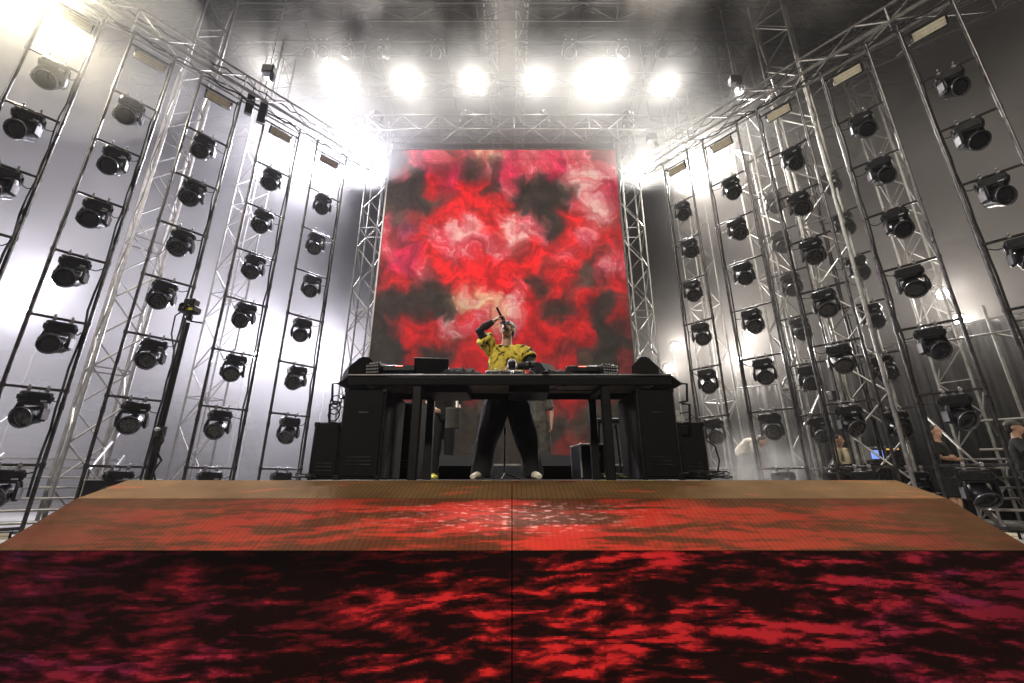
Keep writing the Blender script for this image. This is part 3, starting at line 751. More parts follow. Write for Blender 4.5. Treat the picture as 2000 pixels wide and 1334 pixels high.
row = [(525, 150, 1.0), (655, 163, 1.15), (790, 167, 1.15), (922, 167, 0.95), (1050, 167, 0.95), (1163, 163, 1.1), (1196, 166, 1.1), (1308, 174, 0.95)]
names = ['far left', 'second', 'third', 'fourth', 'fifth', 'sixth', 'seventh', 'far right']
for (x, y, k), nm in zip(row, names):
    lamp(x, y, 10.6, PW * 0.52 * k, WHITE, M_LAMP, 'blazing white lamp above the screen, %s in the high row' % (nm if 'far' in nm else nm + ' from left'), 'high row of lamps', hang=12.7, rad=0.17, spot=124, aim=(-at(x, y, 10.6).x * 0.15, -1.0, -0.50))
lamp(1443, 178, 8.6, PW * 0.10, WHITE, M_LAMP, 'small bright lamp below the hoist over the right wall', None, rad=0.10, spot=160)
lamp(620, 332, 11.2, PW * 3.8, COOL, M_LAMPC, 'blazing lamp seen through the left ladder nearest the screen', 'lamps at the screen top', hang=10.2)
lamp(714, 340, 11.0, PW * 3.4, COOL, M_LAMPC, 'blazing lamp at the upper left corner of the screen', 'lamps at the screen top', hang=10.2)
lamp(1250, 346, 11.0, PW * 1.4, WHITE, M_LAMP, 'bright lamp at the upper right corner of the screen', 'lamps at the screen top', hang=10.2, rad=0.14)
lamp(1350, 347, 11.2, PW * 2.6, WHITE, M_LAMP, 'bright lamp inside the right ladder nearest the screen', 'lamps at the screen top', hang=10.2)
lamp(95, 18, 5.7, PW * 1.8, WARM, M_LAMPW, 'blazing warm yellow lamp at the top left corner', None, rad=0.2, aim=(0.9, -0.7, -0.75), hang=8.9, spot=172)
# flood lights on masts before the stands
far = [(640, 672, 'left of the screen, upper of two'), (653, 719, 'left of the screen, lower of two'), (490, 645, 'left of centre, upper of two by the ladder'), (500, 695, 'left of centre, lower of two by the ladder'), (45, 605, 'far left behind the ladders, larger'), (102, 550, 'far left behind the ladders, smaller and higher'),
       (1320, 677, 'right of the screen, upper of two'), (1306, 720, 'right of the screen, lower of two'), (1462, 655, 'right of the screen behind second ladder, upper'), (1440, 703, 'right of the screen behind second ladder, lower'), (1840, 575, 'far right over the stand, upper'), (1872, 625, 'far right over the stand, lower')]
for (x, y, w) in far:
    k = 1.1 if x == 102 else (1.7 if x == 45 else 1.0)
    k *= (0.32 if x > 1700 else (0.9 if x == 1440 else 0.4)) if x > 1000 else 0.85
    lamp(x, y, (13.0 if x > 1000 else 13.5) if abs(x - 1000) < 600 else (9.4 if x > 1000 else 12.0), PW * k, COOL if x < 1000 else WHITE, M_LAMPC, 'small white floodlight ' + w, 'floodlights on masts', rad=0.13, scale=1.0, name='floodlight', stand=PZ, spot=165)
lamp(671, 775, 4.05, 14, COOL, M_LAMPC, 'small white work lamp hooked on the left end of the table', None, rad=0.028, scale=0.8, name='work_lamp', aim=(-0.6, -1, 0))

# dark silhouetted spots sitting on the screen truss
def truss_spot(px, py, Y, pan, tilt, label):
    p = at(px, py, Y)
    moving_head((p.x, p.y, p.z), 0, pan, tilt, label, 'spots on the screen truss')
for k, (x, y) in enumerate(((738, 212), (912, 218), (1060, 218), (1222, 214))):
    p = at(x, y, 10.3); root = moving_head((p.x, p.y, 10.24), 0, R((-18, 30, -30, 18)[k]), R(12), 'moving head standing on the screen truss, %s from left' % ['first', 'second', 'third', 'last'][k], 'spots on the screen truss')
    root.rotation_euler = (math.pi, 0, 0); root.location.z = 10.20
for k, (x, y) in enumerate(((615, 98), (640, 96), (685, 98), (755, 100), (858, 106), (1110, 112), (1212, 108), (1290, 108), (1360, 112), (1405, 110))):
    p = at(x, y, 9.7); moving_head((p.x, p.y - 0.2, 12.62), 0, R(rnd.uniform(-60, 60)), R(rnd.uniform(10, 60)), 'dim moving head under the roof, %s from left above the lamp row' % ['first', 'second', 'third', 'fourth', 'fifth', 'sixth', 'seventh', 'eighth', 'ninth', 'last'][k], 'moving heads under the roof', cells=False)

# chain hoists with their chains
def hoist(px, py, Y, label):
    p = at(px, py, Y); root = empty('chain_hoist', p); tag(root, label, 'hoist', 'chain hoists')
    MB().bbox((0, 0, 0), (0.30, 0.20, 0.24), 0.03).build('body', M_PLASTIC, root, True)
    MB().bbox((0.11, 0, -0.22), (0.12, 0.12, 0.22), 0.04).build('chain_bag', M_CLOTH, root, True)
    bar('chain', (0, 0, 0.11), (0, 0, 12.9 - p.z), 0.012, M_ALU_D, root)
    bar('hook_chain', (0, 0, -0.11), (0, 0, -0.75), 0.012, M_ALU_D, root)
hoist(526, 138, 7.9, 'dark chain hoist over the middle of the left truss')
hoist(1436, 158, 8.5, 'dark chain hoist over the middle of the right truss')
hoist(690, 252, 9.75, 'dark chain hoist at the inner end of the left truss')
hoist(1273, 270, 9.75, 'dark chain hoist at the inner end of the right truss')
# two small loudspeakers strapped under the left truss
for k, (x, y) in enumerate(((488, 205), (512, 222))):
    p = at(x, y, 7.95); root = empty('hung_loudspeaker', p, R(38)); tag(root, 'small black loudspeaker hung on the left truss, %s of a pair' % ('left' if k == 0 else 'right'), 'loudspeaker', 'pair of hung loudspeakers')
    MB().bbox((0, 0, 0), (0.17, 0.24, 0.46), 0.02, Matrix.Rotation(R(24), 3, 'X')).build('cabinet', M_PLASTIC, root, True)
    MB().bbox((0, -0.112, -0.05), (0.14, 0.012, 0.40), 0.005, Matrix.Rotation(R(24), 3, 'X')).build('grille', M_BLACK, root, True)
    bar('strap', (0, 0, 0.2), (0, 0.05, 0.75), 0.01, M_BLACK, root)

# ================================================================== PERFORMER'S TABLE
def add_box(name, c, d, m, parent, b=0.008, rot=None): return MB().bbox(c, d, b, rot).build(name, m, parent, True)
TF, TB, TZ = 3.65, 4.38, 0.89
M_UNDER = mat('bounce_lit_underside', (0.26, 0.245, 0.225), 0.6, 0, 0.3, 5)  # lightened colour stands in for light bounced up off the floor
tbl = empty('performer_table', (0, TF, 0)); tag(tbl, 'long black steel performer table with gear on top', 'table')
add_box('tabletop', (-0.02, 0.365, TZ - 0.012), (2.84, 0.75, 0.024), M_CAB, tbl, 0.004)
add_box('front_rail', (-0.02, 0.012, TZ - 0.062), (2.84, 0.035, 0.072), M_CAB, tbl, 0.004)
add_box('front_trim', (-0.02, -0.009, TZ - 0.010), (2.84, 0.006, 0.010), M_ALU_D, tbl, 0.002)
add_box('back_rail', (-0.02, 0.715, TZ - 0.062), (2.84, 0.035, 0.072), M_CAB, tbl, 0.004)
add_box('underside_panel', (-0.02, 0.365, TZ - 0.034), (2.74, 0.65, 0.014), M_UNDER, tbl, 0.003)
for x in (-0.83, 0.82):
    for y in (0.05, 0.69):
        add_box('leg', (x, y, (TZ - 0.1) / 2), (0.075, 0.075, TZ - 0.10), M_BLACK, tbl, 0.006)
    add_box('cross_rail', (x, 0.37, TZ - 0.085), (0.06, 0.56, 0.05), M_BLACK, tbl, 0.005)
for x0, x1 in ((-0.79, -0.40), (-0.03, 0.34)):
    add_box('tray', ((x0 + x1) / 2, 0.38, TZ - 0.088), (x1 - x0, 0.46, 0.09), M_PLASTIC, tbl, 0.01)
mb = MB()
for k in range(5):
    mb.path(sag((0.02 + 0.05 * k, 0.10, TZ - 0.05), (0.16 + 0.07 * k, 0.14, TZ - 0.05), 0.05 + 0.02 * (k % 3), 8), 0.004, 6)
mb.path(sag((0.05, 0.13, TZ - 0.06), (0.80, 0.3, TZ - 0.08), 0.03, 10), 0.005, 6)
mb.build('cable', M_RUBBER, tbl, True)
for s in (-1, 1):      # sloping end flaps with tube brackets
    xe = -1.44 if s < 0 else 1.40
    add_box('end_flap', (xe + s * 0.045, 0.36, TZ - 0.05), (0.12, 0.70, 0.02), M_BLACK, tbl, 0.004, Matrix.Rotation(R(40) * s, 3, 'Y'))
    for zz in (-0.08, -0.26):
        mb = MB().path([(xe + s * 0.07, 0.02, TZ + zz), (xe + s * 0.13, 0.0, TZ + zz - 0.01), (xe + s * 0.115, 0.0, TZ + zz - 0.16), (xe + s * 0.05, 0.02, TZ + zz - 0.17)], 0.011, 8)
        mb.build('tube_bracket', M_BLACK, tbl, True)

def speaker_cab(name, x0, x1, y0, y1, z1, label, handle=True):
    r_ = empty(name, ((x0 + x1) / 2, (y0 + y1) / 2, 0)); tag(r_, label, 'loudspeaker', 'cabinets under the table')
    w, d = x1 - x0, y1 - y0
    add_box('cabinet', (0, 0, z1 / 2), (w, d, z1 - 0.004), M_CAB, r_, 0.012)
    add_box('grille', (0, -d / 2 - 0.004, z1 / 2), (w - 0.05, 0.01, z1 - 0.06), M_CAB, r_, 0.003)
    for sx in (-1, 1): bar('corner_edge', (sx * (w / 2 - 0.006), -d / 2 - 0.006, 0.03), (sx * (w / 2 - 0.006), -d / 2 - 0.006, z1 - 0.03), 0.005, M_RIG, r_)
    for k in range(3): add_box('slot', (0, -d / 2 - 0.010, z1 * 0.16 + 0.03 * k), (w * 0.55, 0.008, 0.010), M_RIG, r_, 0.002)
    for sx in (-1, 1):
        for zz in (0.02, z1 - 0.022): add_box('corner_guard', (sx * (w / 2 - 0.018), -d / 2 - 0.004, zz), (0.045, 0.02, 0.04), M_BLACK, r_, 0.006)
    if handle: add_box('handle', (0, -d / 2 - 0.012, z1 * 0.72), (0.09, 0.012, 0.02), M_RIG, r_, 0.004)
    return r_
speaker_cab('loudspeaker_stack', -1.47, -1.10, 3.70, 4.36, 0.775, 'tall black cabinet under the left end of the table')
speaker_cab('loudspeaker_stack', 1.09, 1.42, 3.70, 4.36, 0.775, 'tall black cabinet under the right end of the table')
speaker_cab('side_loudspeaker', -1.74, -1.49, 3.80, 4.40, 0.49, 'low black cabinet left of the table, beside the taller one', False)
speaker_cab('side_loudspeaker', 1.44, 1.69, 3.80, 4.40, 0.49, 'low black cabinet right of the table, beside the taller one', False)
speaker_cab('rear_loudspeaker', -1.22, -0.98, 4.55, 4.95, 0.80, 'grey-lit black cabinet just behind the table, left', False)

# --- gear on the table
def on_table(px, Y): return Vector((at(px, 727, Y).x, Y, TZ))
def wedge(name, loc, w, d, h, rz, label, group=None, m=None, cat='loudspeaker', slope=0.55):
    r_ = empty(name, loc, rz); tag(r_, label, cat, group)
    mb = MB()
    pr = [(-d / 2, 0.003), (d / 2, 0.003), (d / 2, h * 0.55), (d * 0.12, h), (-d * 0.10, h * 0.96), (-d / 2, h * 0.30)]
    n = len(pr)
    mb.add([(sx * w / 2, y, z) for sx in (-1, 1) for y, z in pr], [tuple(range(n)), tuple(range(n, 2 * n))[::-1]] + [(i, (i + 1) % n, n + (i + 1) % n, n + i) for i in range(n)])
    mb.build('cabinet', m or M_CAB, r_)
    g = MB().box((0, -d * 0.31, h * 0.645), (w * 0.9, 0.008, h * 0.70), Matrix.Rotation(-math.atan2(d * 0.40, h * 0.66), 3, 'X')); g.build('grille', M_CAB, r_)
    for sx in (-1, 1): add_box('side_plate', (sx * (w / 2 + 0.004), d * 0.1, h * 0.35), (0.006, d * 0.3, 0.05), M_CAB, r_, 0.002)
    return r_
wedge('tabletop_monitor', on_table(704, 3.82), 0.24, 0.26, 0.18, R(-58), 'black wedge monitor on the left end of the table')
wedge('tabletop_monitor', on_table(1266, 3.82), 0.24, 0.24, 0.18, R(60), 'black wedge monitor on the right end of the table')
def gear_box(px, Y, w, d, h, rz, label, tilt=0.0, name='drum_pad'):
    p = on_table(px, Y); r_ = empty(name, p, rz); tag(r_, label, 'music gear')
    rot = Matrix.Rotation(tilt, 3, 'X')
    zc = h / 2 + abs(math.sin(tilt)) * d / 2 + 0.003
    add_box('case', (0, 0, zc), (w, d, h), M_PLASTIC, r_, 0.008, rot)
    mb = MB()
    for i in range(6):
        for j in range(3):
            mb.bbox(Vector((0, 0, zc)) + rot @ Vector((-w * 0.38 + w * 0.152 * i, -d / 2 - 0.002, -h * 0.28 + h * 0.28 * j)), (w * 0.10, 0.006, h * 0.16), 0.002, rot)
    mb.build('buttons', M_RING, r_)
    for i in range(4):
        q = Vector((0, 0, zc)) + rot @ Vector((-w * 0.33 + w * 0.22 * i, -d * 0.15, h / 2 + 0.001))
        bar('knob', q, q + rot @ Vector((0, 0, 0.014)), 0.010, M_RING, r_)
    return r_
gear_box(736, 3.75, 0.14, 0.15, 0.10, R(-16), 'small silver-buttoned control box near the left end of the table', R(10))
gear_box(1185, 3.76, 0.15, 0.15, 0.09, R(14), 'small silver-buttoned control box near the right end of the table', R(8))
def player(px, Y, label):
    p = on_table(px, Y); r_ = empty('media_player', p); tag(r_, label, 'media player', 'flat media players')
    r_.location.z += 0.035
    for sx in (-1, 1): add_box('foot_block', (sx * 0.11, 0, -0.017), (0.04, 0.26, 0.034), M_PLASTIC, r_, 0.004)
    add_box('case', (0, 0, 0.030), (0.29, 0.34, 0.055), M_PLASTIC, r_, 0.008)
    MB().lathe([(0.095, 0), (0.10, 0.012), (0.03, 0.016)], 24, Matrix.Translation((0, -0.04, 0.058)) @ Matrix.Rotation(R(90), 4, 'X')).build('jog_wheel', M_RIG, r_, True)
    add_box('display', (0, 0.11, 0.066), (0.16, 0.08, 0.02), M_GLASS, r_, 0.004, Matrix.Rotation(R(20), 3, 'X'))
    add_box('red_light_strip', (0.0, -0.172, 0.048), (0.07, 0.006, 0.007), M_REDLED, r_, 0.002)
    for k in range(3): bar('button', (-0.11, -0.11 + 0.045 * k, 0.056), (-0.11, -0.11 + 0.045 * k, 0.062), 0.012, M_RING, r_)
player(788, 3.86, 'flat black media player with red light left of the laptop')
player(1132, 3.88, 'flat black media player with red light right of the performer')
# laptop, lid towards the camera
p = on_table(842, 3.76); r_ = empty('laptop', p, R(8)); r_.scale = (1.12, 1.0, 1.0); tag(r_, 'black laptop with its lid open, back of lid to the camera', 'laptop')
add_box('keyboard_base', (0, 0.10, 0.012), (0.27, 0.20, 0.016), M_PLASTIC, r_, 0.004)
add_box('lid', (0, -0.025, 0.085), (0.275, 0.010, 0.155), M_BLACK, r_, 0.004, Matrix.Rotation(R(20), 3, 'X'))
add_box('lid_edge', (0, -0.055, 0.160), (0.275, 0.012, 0.004), M_RING, r_, 0.001)
# rumpled cloth pieces
def rag(px, Y, w, d, h, label, drape=0.0, seed=0):
    p = on_table(px, Y); r_ = empty('rumpled_cloth', p); tag(r_, label, 'cloth', 'black cloths on the table')
    n, m_ = 36, 18; vs = []; fs = []
    for j in range(m_ + 1):
        for i in range(n + 1):
            u, v = i / n - 0.5, j / m_ - 0.5
            e = min(1, 4.5 * (0.5 - abs(u)), 4.5 * (0.5 - abs(v)))
            z = max(0, e) * h * (0.45 + 1.1 * abs(mnoise.noise(Vector((u * 9 + seed, v * 6, seed))))) + 0.004 + 0.004 * mnoise.noise(Vector((u * 30, v * 30, seed)))
            x = u * w + 0.02 * mnoise.noise(Vector((v * 5, seed, u * 2))); y = v * d
            if drape and j <= 6:
                k = (6 - j) / 6.0; sag_ = drape * k * max(0.0, 1 - (2.2 * u - 0.2) ** 2 * 1.2)
                if sag_ > 0.002:
                    z = z * (1 - k) - sag_; y = -d / 2 + d * 6 / m_ - 0.012 - 0.02 * abs(mnoise.noise(Vector((u * 16, 3, seed))))
            vs.append((x, y, z))
    for j in range(m_):
        for i in range(n):
            a = j * (n + 1) + i; fs.append((a, a + 1, a + n + 2, a + n + 1))
    mb = MB().add(vs, fs); o = mb.build('cloth', M_CLOTH, r_, 'all')
    sm = o.modifiers.new('thickness', 'SOLIDIFY'); sm.thickness = 0.004
rag(902, 3.76, 0.38, 0.20, 0.075, 'rumpled black cloth left of the performer', seed=2)
rag(1092, 3.775, 0.34, 0.36, 0.06, 'black cloth hanging over the table edge right of the performer', drape=0.10, seed=5)
# centre: small dome camera on a clear stand, small camera on tripod, mixer, wedge, headphones cable
p = on_table(1000, 3.72); r_ = empty('dome_camera', p); r_.scale = (1.15,) * 3; tag(r_, 'round black dome camera with white cap on a small stand', 'camera')
MB().lathe([(0.018, 0.05), (0.030, 0.055), (0.034, 0.075), (0.034, 0.105), (0.028, 0.112)], 18, Matrix.Rotation(R(90), 4, 'X') @ Matrix.Scale(1, 4)).build('body', M_PLASTIC, r_, True).matrix_local = Matrix.Rotation(R(180), 4, 'X') @ Matrix.Scale(1, 4)
for o in list(r_.children): o.matrix_local = Matrix.Identity(4)
r_.children[0].data = MB().lathe([(0.018, 0.05), (0.030, 0.055), (0.034, 0.075), (0.034, 0.105), (0.028, 0.112)], 18, Matrix.Rotation(R(90), 4, 'X')).mesh('body', M_PLASTIC, True)
MB().ball((0, 0, 0.112), (0.034, 0.034, 0.022), 16, 8).build('white_cap', M_RING, r_, True)
bar('stand', (0, 0, 0.012), (0, 0, 0.056), 0.009, M_CHROME, r_)
MB().lathe([(0.03, 0.002), (0.028, 0.010), (0.010, 0.014)], 16, Matrix.Rotation(R(90), 4, 'X')).build('foot', M_RING, r_, True)
p = on_table(1036, 3.72); r_ = empty('small_camera', p, R(-10)); r_.scale = (1.1,) * 3; tag(r_, 'small black box camera on a mini tripod on the table', 'camera')
add_box('body', (0, 0, 0.098), (0.062, 0.045, 0.042), M_PLASTIC, r_, 0.005)
bar('lens', (0, -0.022, 0.098), (0, -0.034, 0.098), 0.012, M_GLASS, r_)
bar('column', (0, 0, 0.04), (0, 0, 0.08), 0.005, M_RIG, r_)
for a in (90, 210, 330): bar('leg', (0, 0, 0.045), (0.055 * math.cos(R(a)), 0.055 * math.sin(R(a)), 0.005), 0.004, M_ALU_D, r_)
p = on_table(985, 4.12); r_ = empty('mixer', p); tag(r_, 'black mixing desk in front of the performer', 'mixer')
add_box('case', (0, 0, 0.055), (0.36, 0.34, 0.105), M_PLASTIC, r_, 0.01)
mb = MB()
for i in range(7):
    for j in range(5): mb.tube((-0.15 + 0.05 * i, -0.12 + 0.055 * j, 0.107), (-0.15 + 0.05 * i, -0.12 + 0.055 * j, 0.122), 0.008, 8)
mb.build('knobs', M_RING, r_, True)
wedge('tabletop_monitor', on_table(1062, 3.85), 0.17, 0.2, 0.15, R(40), 'small dark wedge right of the performer behind the tripod camera')
tag(MB().path([on_table(952, 3.95) + Vector((0, 0, 0.03)), on_table(966, 3.87) + Vector((0, 0, 0.10)), on_table(985, 3.86) + Vector((0, 0, 0.115)), on_table(975, 3.84) + Vector((0, 0, 0.05)), on_table(990, 3.80) + Vector((0, 0, 0.012)), on_table(1030, 3.78) + Vector((0, 0, 0.008)), on_table(1060, 3.8) + Vector((0, 0, 0.008))], 0.004, 6).build('headphone_lead', M_RING, None, True), 'pale looping lead lying on the table before the performer', 'cable')

# --- things standing on the deck round the table
wedge('floor_monitor', (-0.66, 5.15, 0), 0.38, 0.34, 0.27, R(180 + 10), 'black floor monitor wedge left behind the performer', 'floor monitors')
wedge('floor_monitor', (0.50, 5.15, 0), 0.40, 0.34, 0.27, R(180 - 8), 'black floor monitor wedge right behind the performer', 'floor monitors')
r_ = empty('microphone_stand', (-0.085, 5.05, 0)); tag(r_, 'thin microphone stand seen between the performer legs', 'stand')
bar('pole', (0, 0, 0.06), (0, 0, 0.98), 0.011, M_RIG, r_)
for a in (20, 140, 260): bar('leg', (0, 0, 0.07), (0.19 * math.cos(R(a)), 0.19 * math.sin(R(a)), 0.006), 0.008, M_BLACK, r_)
bar('clutch', (0, 0, 0.50), (0, 0, 0.58), 0.02, M_BLACK, r_)
MB().ball((0, -0.01, 1.01), (0.024, 0.024, 0.03), 10, 8).build('microphone', M_RIG, r_, True)
# foil bundle
mb = MB().ball((0, 0, 0.19), (0.10, 0.10, 0.185), 26, 20)
mb.v = [tuple(Vector(v) * (1 + 0.14 * mnoise.noise(Vector(v) * 14) + 0.07 * mnoise.noise(Vector(v) * 40))) for v in mb.v]
mb.v = [(x, y, max(z, 0.004)) for x, y, z in mb.v]
tag(mb.build('foil_bundle', M_CHROME), 'crumpled silver foil bundle on the deck under the left of the table', 'bundle').location = (-1.265, 5.2, 0)
def road_case(loc, w, d, h, rz, label, group='road cases'):
    r_ = empty('road_case', loc, rz); tag(r_, label, 'road case', group)
    add_box('panel_body', (0, 0, h / 2 + 0.01), (w, d, h), M_PLASTIC, r_, 0.006)
    for sx in (-1, 1):
        for sy in (-1, 1):
            bar('edge', (sx * w / 2, sy * d / 2, 0.02), (sx * w / 2, sy * d / 2, h), 0.010, M_ALU, r_)
            MB().ball((sx * w / 2, sy * d / 2, h + 0.008), 0.018, 8, 6).build('corner', M_ALU, r_, True)
        bar('edge', (sx * w / 2, -d / 2, h + 0.01), (sx * w / 2, d / 2, h + 0.01), 0.010, M_ALU, r_)
    for sy in (-1, 1): bar('edge', (-w / 2, sy * d / 2, h + 0.01), (w / 2, sy * d / 2, h + 0.01), 0.010, M_ALU, r_)
    add_box('latch', (0, -d / 2 - 0.006, h * 0.7), (0.06, 0.012, 0.07), M_ALU_D, r_, 0.004)
    return r_
road_case((0.86, 4.75, 0), 0.34, 0.36, 0.34, R(8), 'black road case with metal edges under the right of the table')
r_ = empty('stool', (1.10, 4.95, 0)); tag(r_, 'black stool behind the right table legs', 'stool')
add_box('seat', (0, 0, 0.63), (0.36, 0.34, 0.055), M_PLASTIC, r_, 0.02)
for sx in (-1, 1):
    for sy in (-1, 1): bar('leg', (sx * 0.12, sy * 0.11, 0.605), (sx * 0.16, sy * 0.15, 0), 0.013, M_BLACK, r_)
    bar('stretcher', (sx * 0.143, -0.13, 0.25), (sx * 0.143, 0.13, 0.25), 0.009, M_BLACK, r_)
def cable_heap(c, n, r0, mm, label, seed=1, rr=0.006):
    rd = random.Random(seed); mb = MB(); c = Vector(c)
    for k in range(n):
        pts = []; a0 = rd.uniform(0, 6.28); ra = r0 * rd.uniform(0.5, 1.1); o = Vector((rd.uniform(-r0, r0) * .5, rd.uniform(-r0, r0) * .5, 0))
        for i in range(15):
            a = a0 + i / 14 * rd.uniform(4.5, 6.5)
            pts.append(Vector((ra * math.cos(a) * 1.3, ra * math.sin(a) * 0.7, 0.012 + 0.03 * rd.random() + 0.008 * k)) + o)
        mb.path(pts, rr, 6)
    o = mb.build('cable_heap', mm, None, True); o.location = c; tag(o, label, 'cable', 'cables on the deck')
cable_heap((1.02, 4.45, 0), 5, 0.16, M_RUBBER, 'tangle of black cable on the deck under the right of the table', 3)
cable_heap((1.0, 4.35, 0.0), 2, 0.12, mat('green_yellow_cable', (0.16, 0.22, 0.03), 0.5), 'green yellow cable looped under the right of the table', 9, 0.004)
cable_heap((1.62, 3.72, 0), 5, 0.16, M_RUBBER, 'black cable heap in front of the low right cabinet', 5)
cable_heap((-1.72, 3.72, 0), 3, 0.08, M_RUBBER, 'black cable heap in front of the low left cabinet', 6)
tag(MB().path([(1.48, 3.76, 0.56), (1.55, 3.74, 0.57), (1.59, 3.74, 0.52), (1.52, 3.76, 0.50)], 0.006, 6).build('side_cable', M_RUBBER, None, True), 'small black cable loop at the right end of the table', 'cable', 'side cables')
tag(MB().path([(1.70, 3.80, 0.33), (1.76, 3.78, 0.28), (1.78, 3.78, 0.16), (1.74, 3.78, 0.03), (1.8, 3.76, 0.012)], 0.007, 6).build('side_cable', M_RUBBER, None, True), 'black cable hanging down the low right cabinet', 'cable', 'side cables')
mb = MB()
for k in range(3): mb.path([(-1.58 + 0.05 * math.cos(2 * math.pi * i / 12), 3.78 + 0.004 * k, 0.55 + 0.06 * k + 0.055 * math.sin(2 * math.pi * i / 12)) for i in range(13)], 0.006, 6)
tag(mb.build('side_cable', M_RUBBER, None, True), 'coiled black cable hanging at the left end of the table', 'cable', 'side cables')

for k, (x, w_, m_) in enumerate(((-0.62, 0.10, 'y'), (-0.20, 0.07, 'y'), (0.42, 0.14, 'r'), (0.72, 0.12, 'y'), (1.05, 0.09, 'y'), (0.03, 0.06, 'r'))):
    tag(MB().box((0, 0, 0), (w_, 0.022, 0.002)).build('tape_mark', M_YELLOWTAPE if m_ == 'y' else mat('red_tape', (0.5, 0.04, 0.03), 0.6)), '%s floor tape strip on the ramp edge, %s from left' % ('yellow' if m_ == 'y' else 'red', {-0.62: 'first', -0.20: 'second', 0.03: 'third', 0.42: 'fourth', 0.72: 'fifth', 1.05: 'last'}[x]), 'tape', 'tape strips').location = (x, 3.47, -0.0055)
# --- camera on its tall stand, left of the stage
pt = at(362, 622, 4.25)
r_ = empty('camera_stand', (at(300, 932, 4.25).x - 0.04, 4.25, PZ)); tag(r_, 'tall black stand with a small camera on top, left of the stage', 'camera stand')
x0 = r_.location.x; hz_ = pt.z - PZ
bar('pole', (0, 0, 0.25), (0, 0, hz_ - 0.05), 0.021, M_BLACK, r_, 10); bar('lower_pole', (0, 0, 0.05), (0, 0, 1.25), 0.030, M_BLACK, r_, 10)
for a in (80, 200, 320): bar('leg', (0, 0, 0.5), (0.42 * math.cos(R(a)), 0.42 * math.sin(R(a)), 0.01), 0.014, M_BLACK, r_)
bar('clamp', (0, 0, 1.20), (0, 0, 1.30), 0.045, M_RIG, r_)
MB().ball((0.0, -0.05, 1.27), (0.03, 0.02, 0.02), 8, 6).build('clamp_knob', M_RING, r_, True)
hd = add_box('camera_body', (0.0, -0.02, hz_ + 0.09), (0.17, 0.13, 0.075), M_PLASTIC, r_, 0.012)
add_box('yellow_stripe', (0.045, -0.087, hz_ + 0.075), (0.07, 0.006, 0.028), M_YELLOWTAPE, r_, 0.002)
bar('lens', (0, -0.08, hz_ + 0.10), (0, -0.14, hz_ + 0.10), 0.028, M_GLASS, r_)
add_box('top_unit', (-0.005, -0.01, hz_ + 0.175), (0.12, 0.09, 0.075), M_PLASTIC, r_, 0.008)
add_box('neck', (0, 0, hz_ + 0.132), (0.06, 0.05, 0.03), M_BLACK, r_, 0.004)
MB().ball((0, 0, hz_ + 0.01), (0.035, 0.035, 0.04), 10, 8).build('ball_head', M_RIG, r_, True)
bar('pan_handle', (0.02, 0, hz_ - 0.03), (0.14, 0.02, hz_ - 0.045), 0.009, M_BLACK, r_)
MB().path([(-0.06, -0.03, hz_ + 0.08), (-0.13, -0.03, hz_ + 0.02), (-0.13, -0.02, hz_ - 0.18), (-0.06, -0.01, hz_ - 0.38), (-0.03, -0.01, hz_ - 0.6), (-0.032, -0.02, 1.3), (-0.05, -0.04, 0.7), (-0.04, -0.05, 0.1)], 0.008, 6).build('cable', M_RUBBER, r_, True)
rd = random.Random(4); mb = MB()
for k in range(3): mb.path([(0.04 + rd.uniform(-.03, .05), -0.03 + rd.uniform(-.03, .03), 1.25 - 0.09 * i) for i in range(13)], 0.008, 6)
mb.build('cable_bundle', M_RUBBER, r_, True)

# ================================================================== RIGHT SIDE: drapes, scaffold, desk
def drape(p0, p1, z1, label):
    p0 = Vector(p0); p1 = Vector(p1); t = p1 - p0; L = t.length; t.normalize(); nn = Vector((t.y, -t.x, 0))
    n = 60; mb = MB(); vs = []
    ph = rnd.uniform(0, 6)
    for i in range(n + 1):
        f = i / n; q = t * (f * L) + nn * (0.05 * math.sin(f * L * 19 + ph) + 0.02 * math.sin(f * L * 47))
        vs += [(q.x, q.y, 0.02), (q.x * 1 + nn.x * 0.02, q.y + nn.y * 0.02, z1 - p0.z)]
    mb.add(vs, [(2 * i, 2 * i + 2, 2 * i + 3, 2 * i + 1) for i in range(n)])
    r_ = empty('black_drape', p0); tag(r_, label, 'drape', 'black drapes behind the right wall')
    o = mb.build('cloth', M_DRAPE, r_, 'all'); s = o.modifiers.new('thickness', 'SOLIDIFY'); s.thickness = 0.01
    bar('top_pipe', (0, 0, z1 - p0.z + 0.03), tuple(t * L + Vector((0, 0, z1 - p0.z + 0.03))), 0.025, M_RIG, r_)
    for e in (0.0, L): bar('upright', tuple(t * e), tuple(t * e + Vector((0, 0, z1 - p0.z))), 0.025, M_RIG, r_)
dr = [(6.2, 12.6), (8.0, 11.2), (9.6, 9.6), (11.0, 8.0), (12.3, 6.3), (13.5, 4.6)]
dn = ['left end of the row', 'second of the row from the screen side', 'third of the row from the screen side', 'fourth of the row from the screen side', 'right end of the row']
for k in range(5): drape((*dr[k], PZ), (*dr[k + 1], PZ), (2.5, 3.1, 3.3, 3.3, 3.6)[k], 'black hanging drape behind the right ladders, ' + dn[k])
r_ = empty('scaffold_frame', (9.7, 8.1, PZ)); tag(r_, 'silver scaffold frame with slanting braces at the far right', 'scaffold')
for (a, b) in (((0, 0, 0), (0, 0, 4.2)), ((2.2, -2.2, 0), (2.2, -2.2, 4.2)), ((4.2, -4.4, 0), (4.2, -4.4, 4.2))): bar('standard', a, b, 0.027, M_ALU, r_)
for z in (1.35, 1.9, 3.6): bar('ledger', (-0.5, 0.5, z), (4.4, -4.6, z), 0.025, M_ALU, r_)
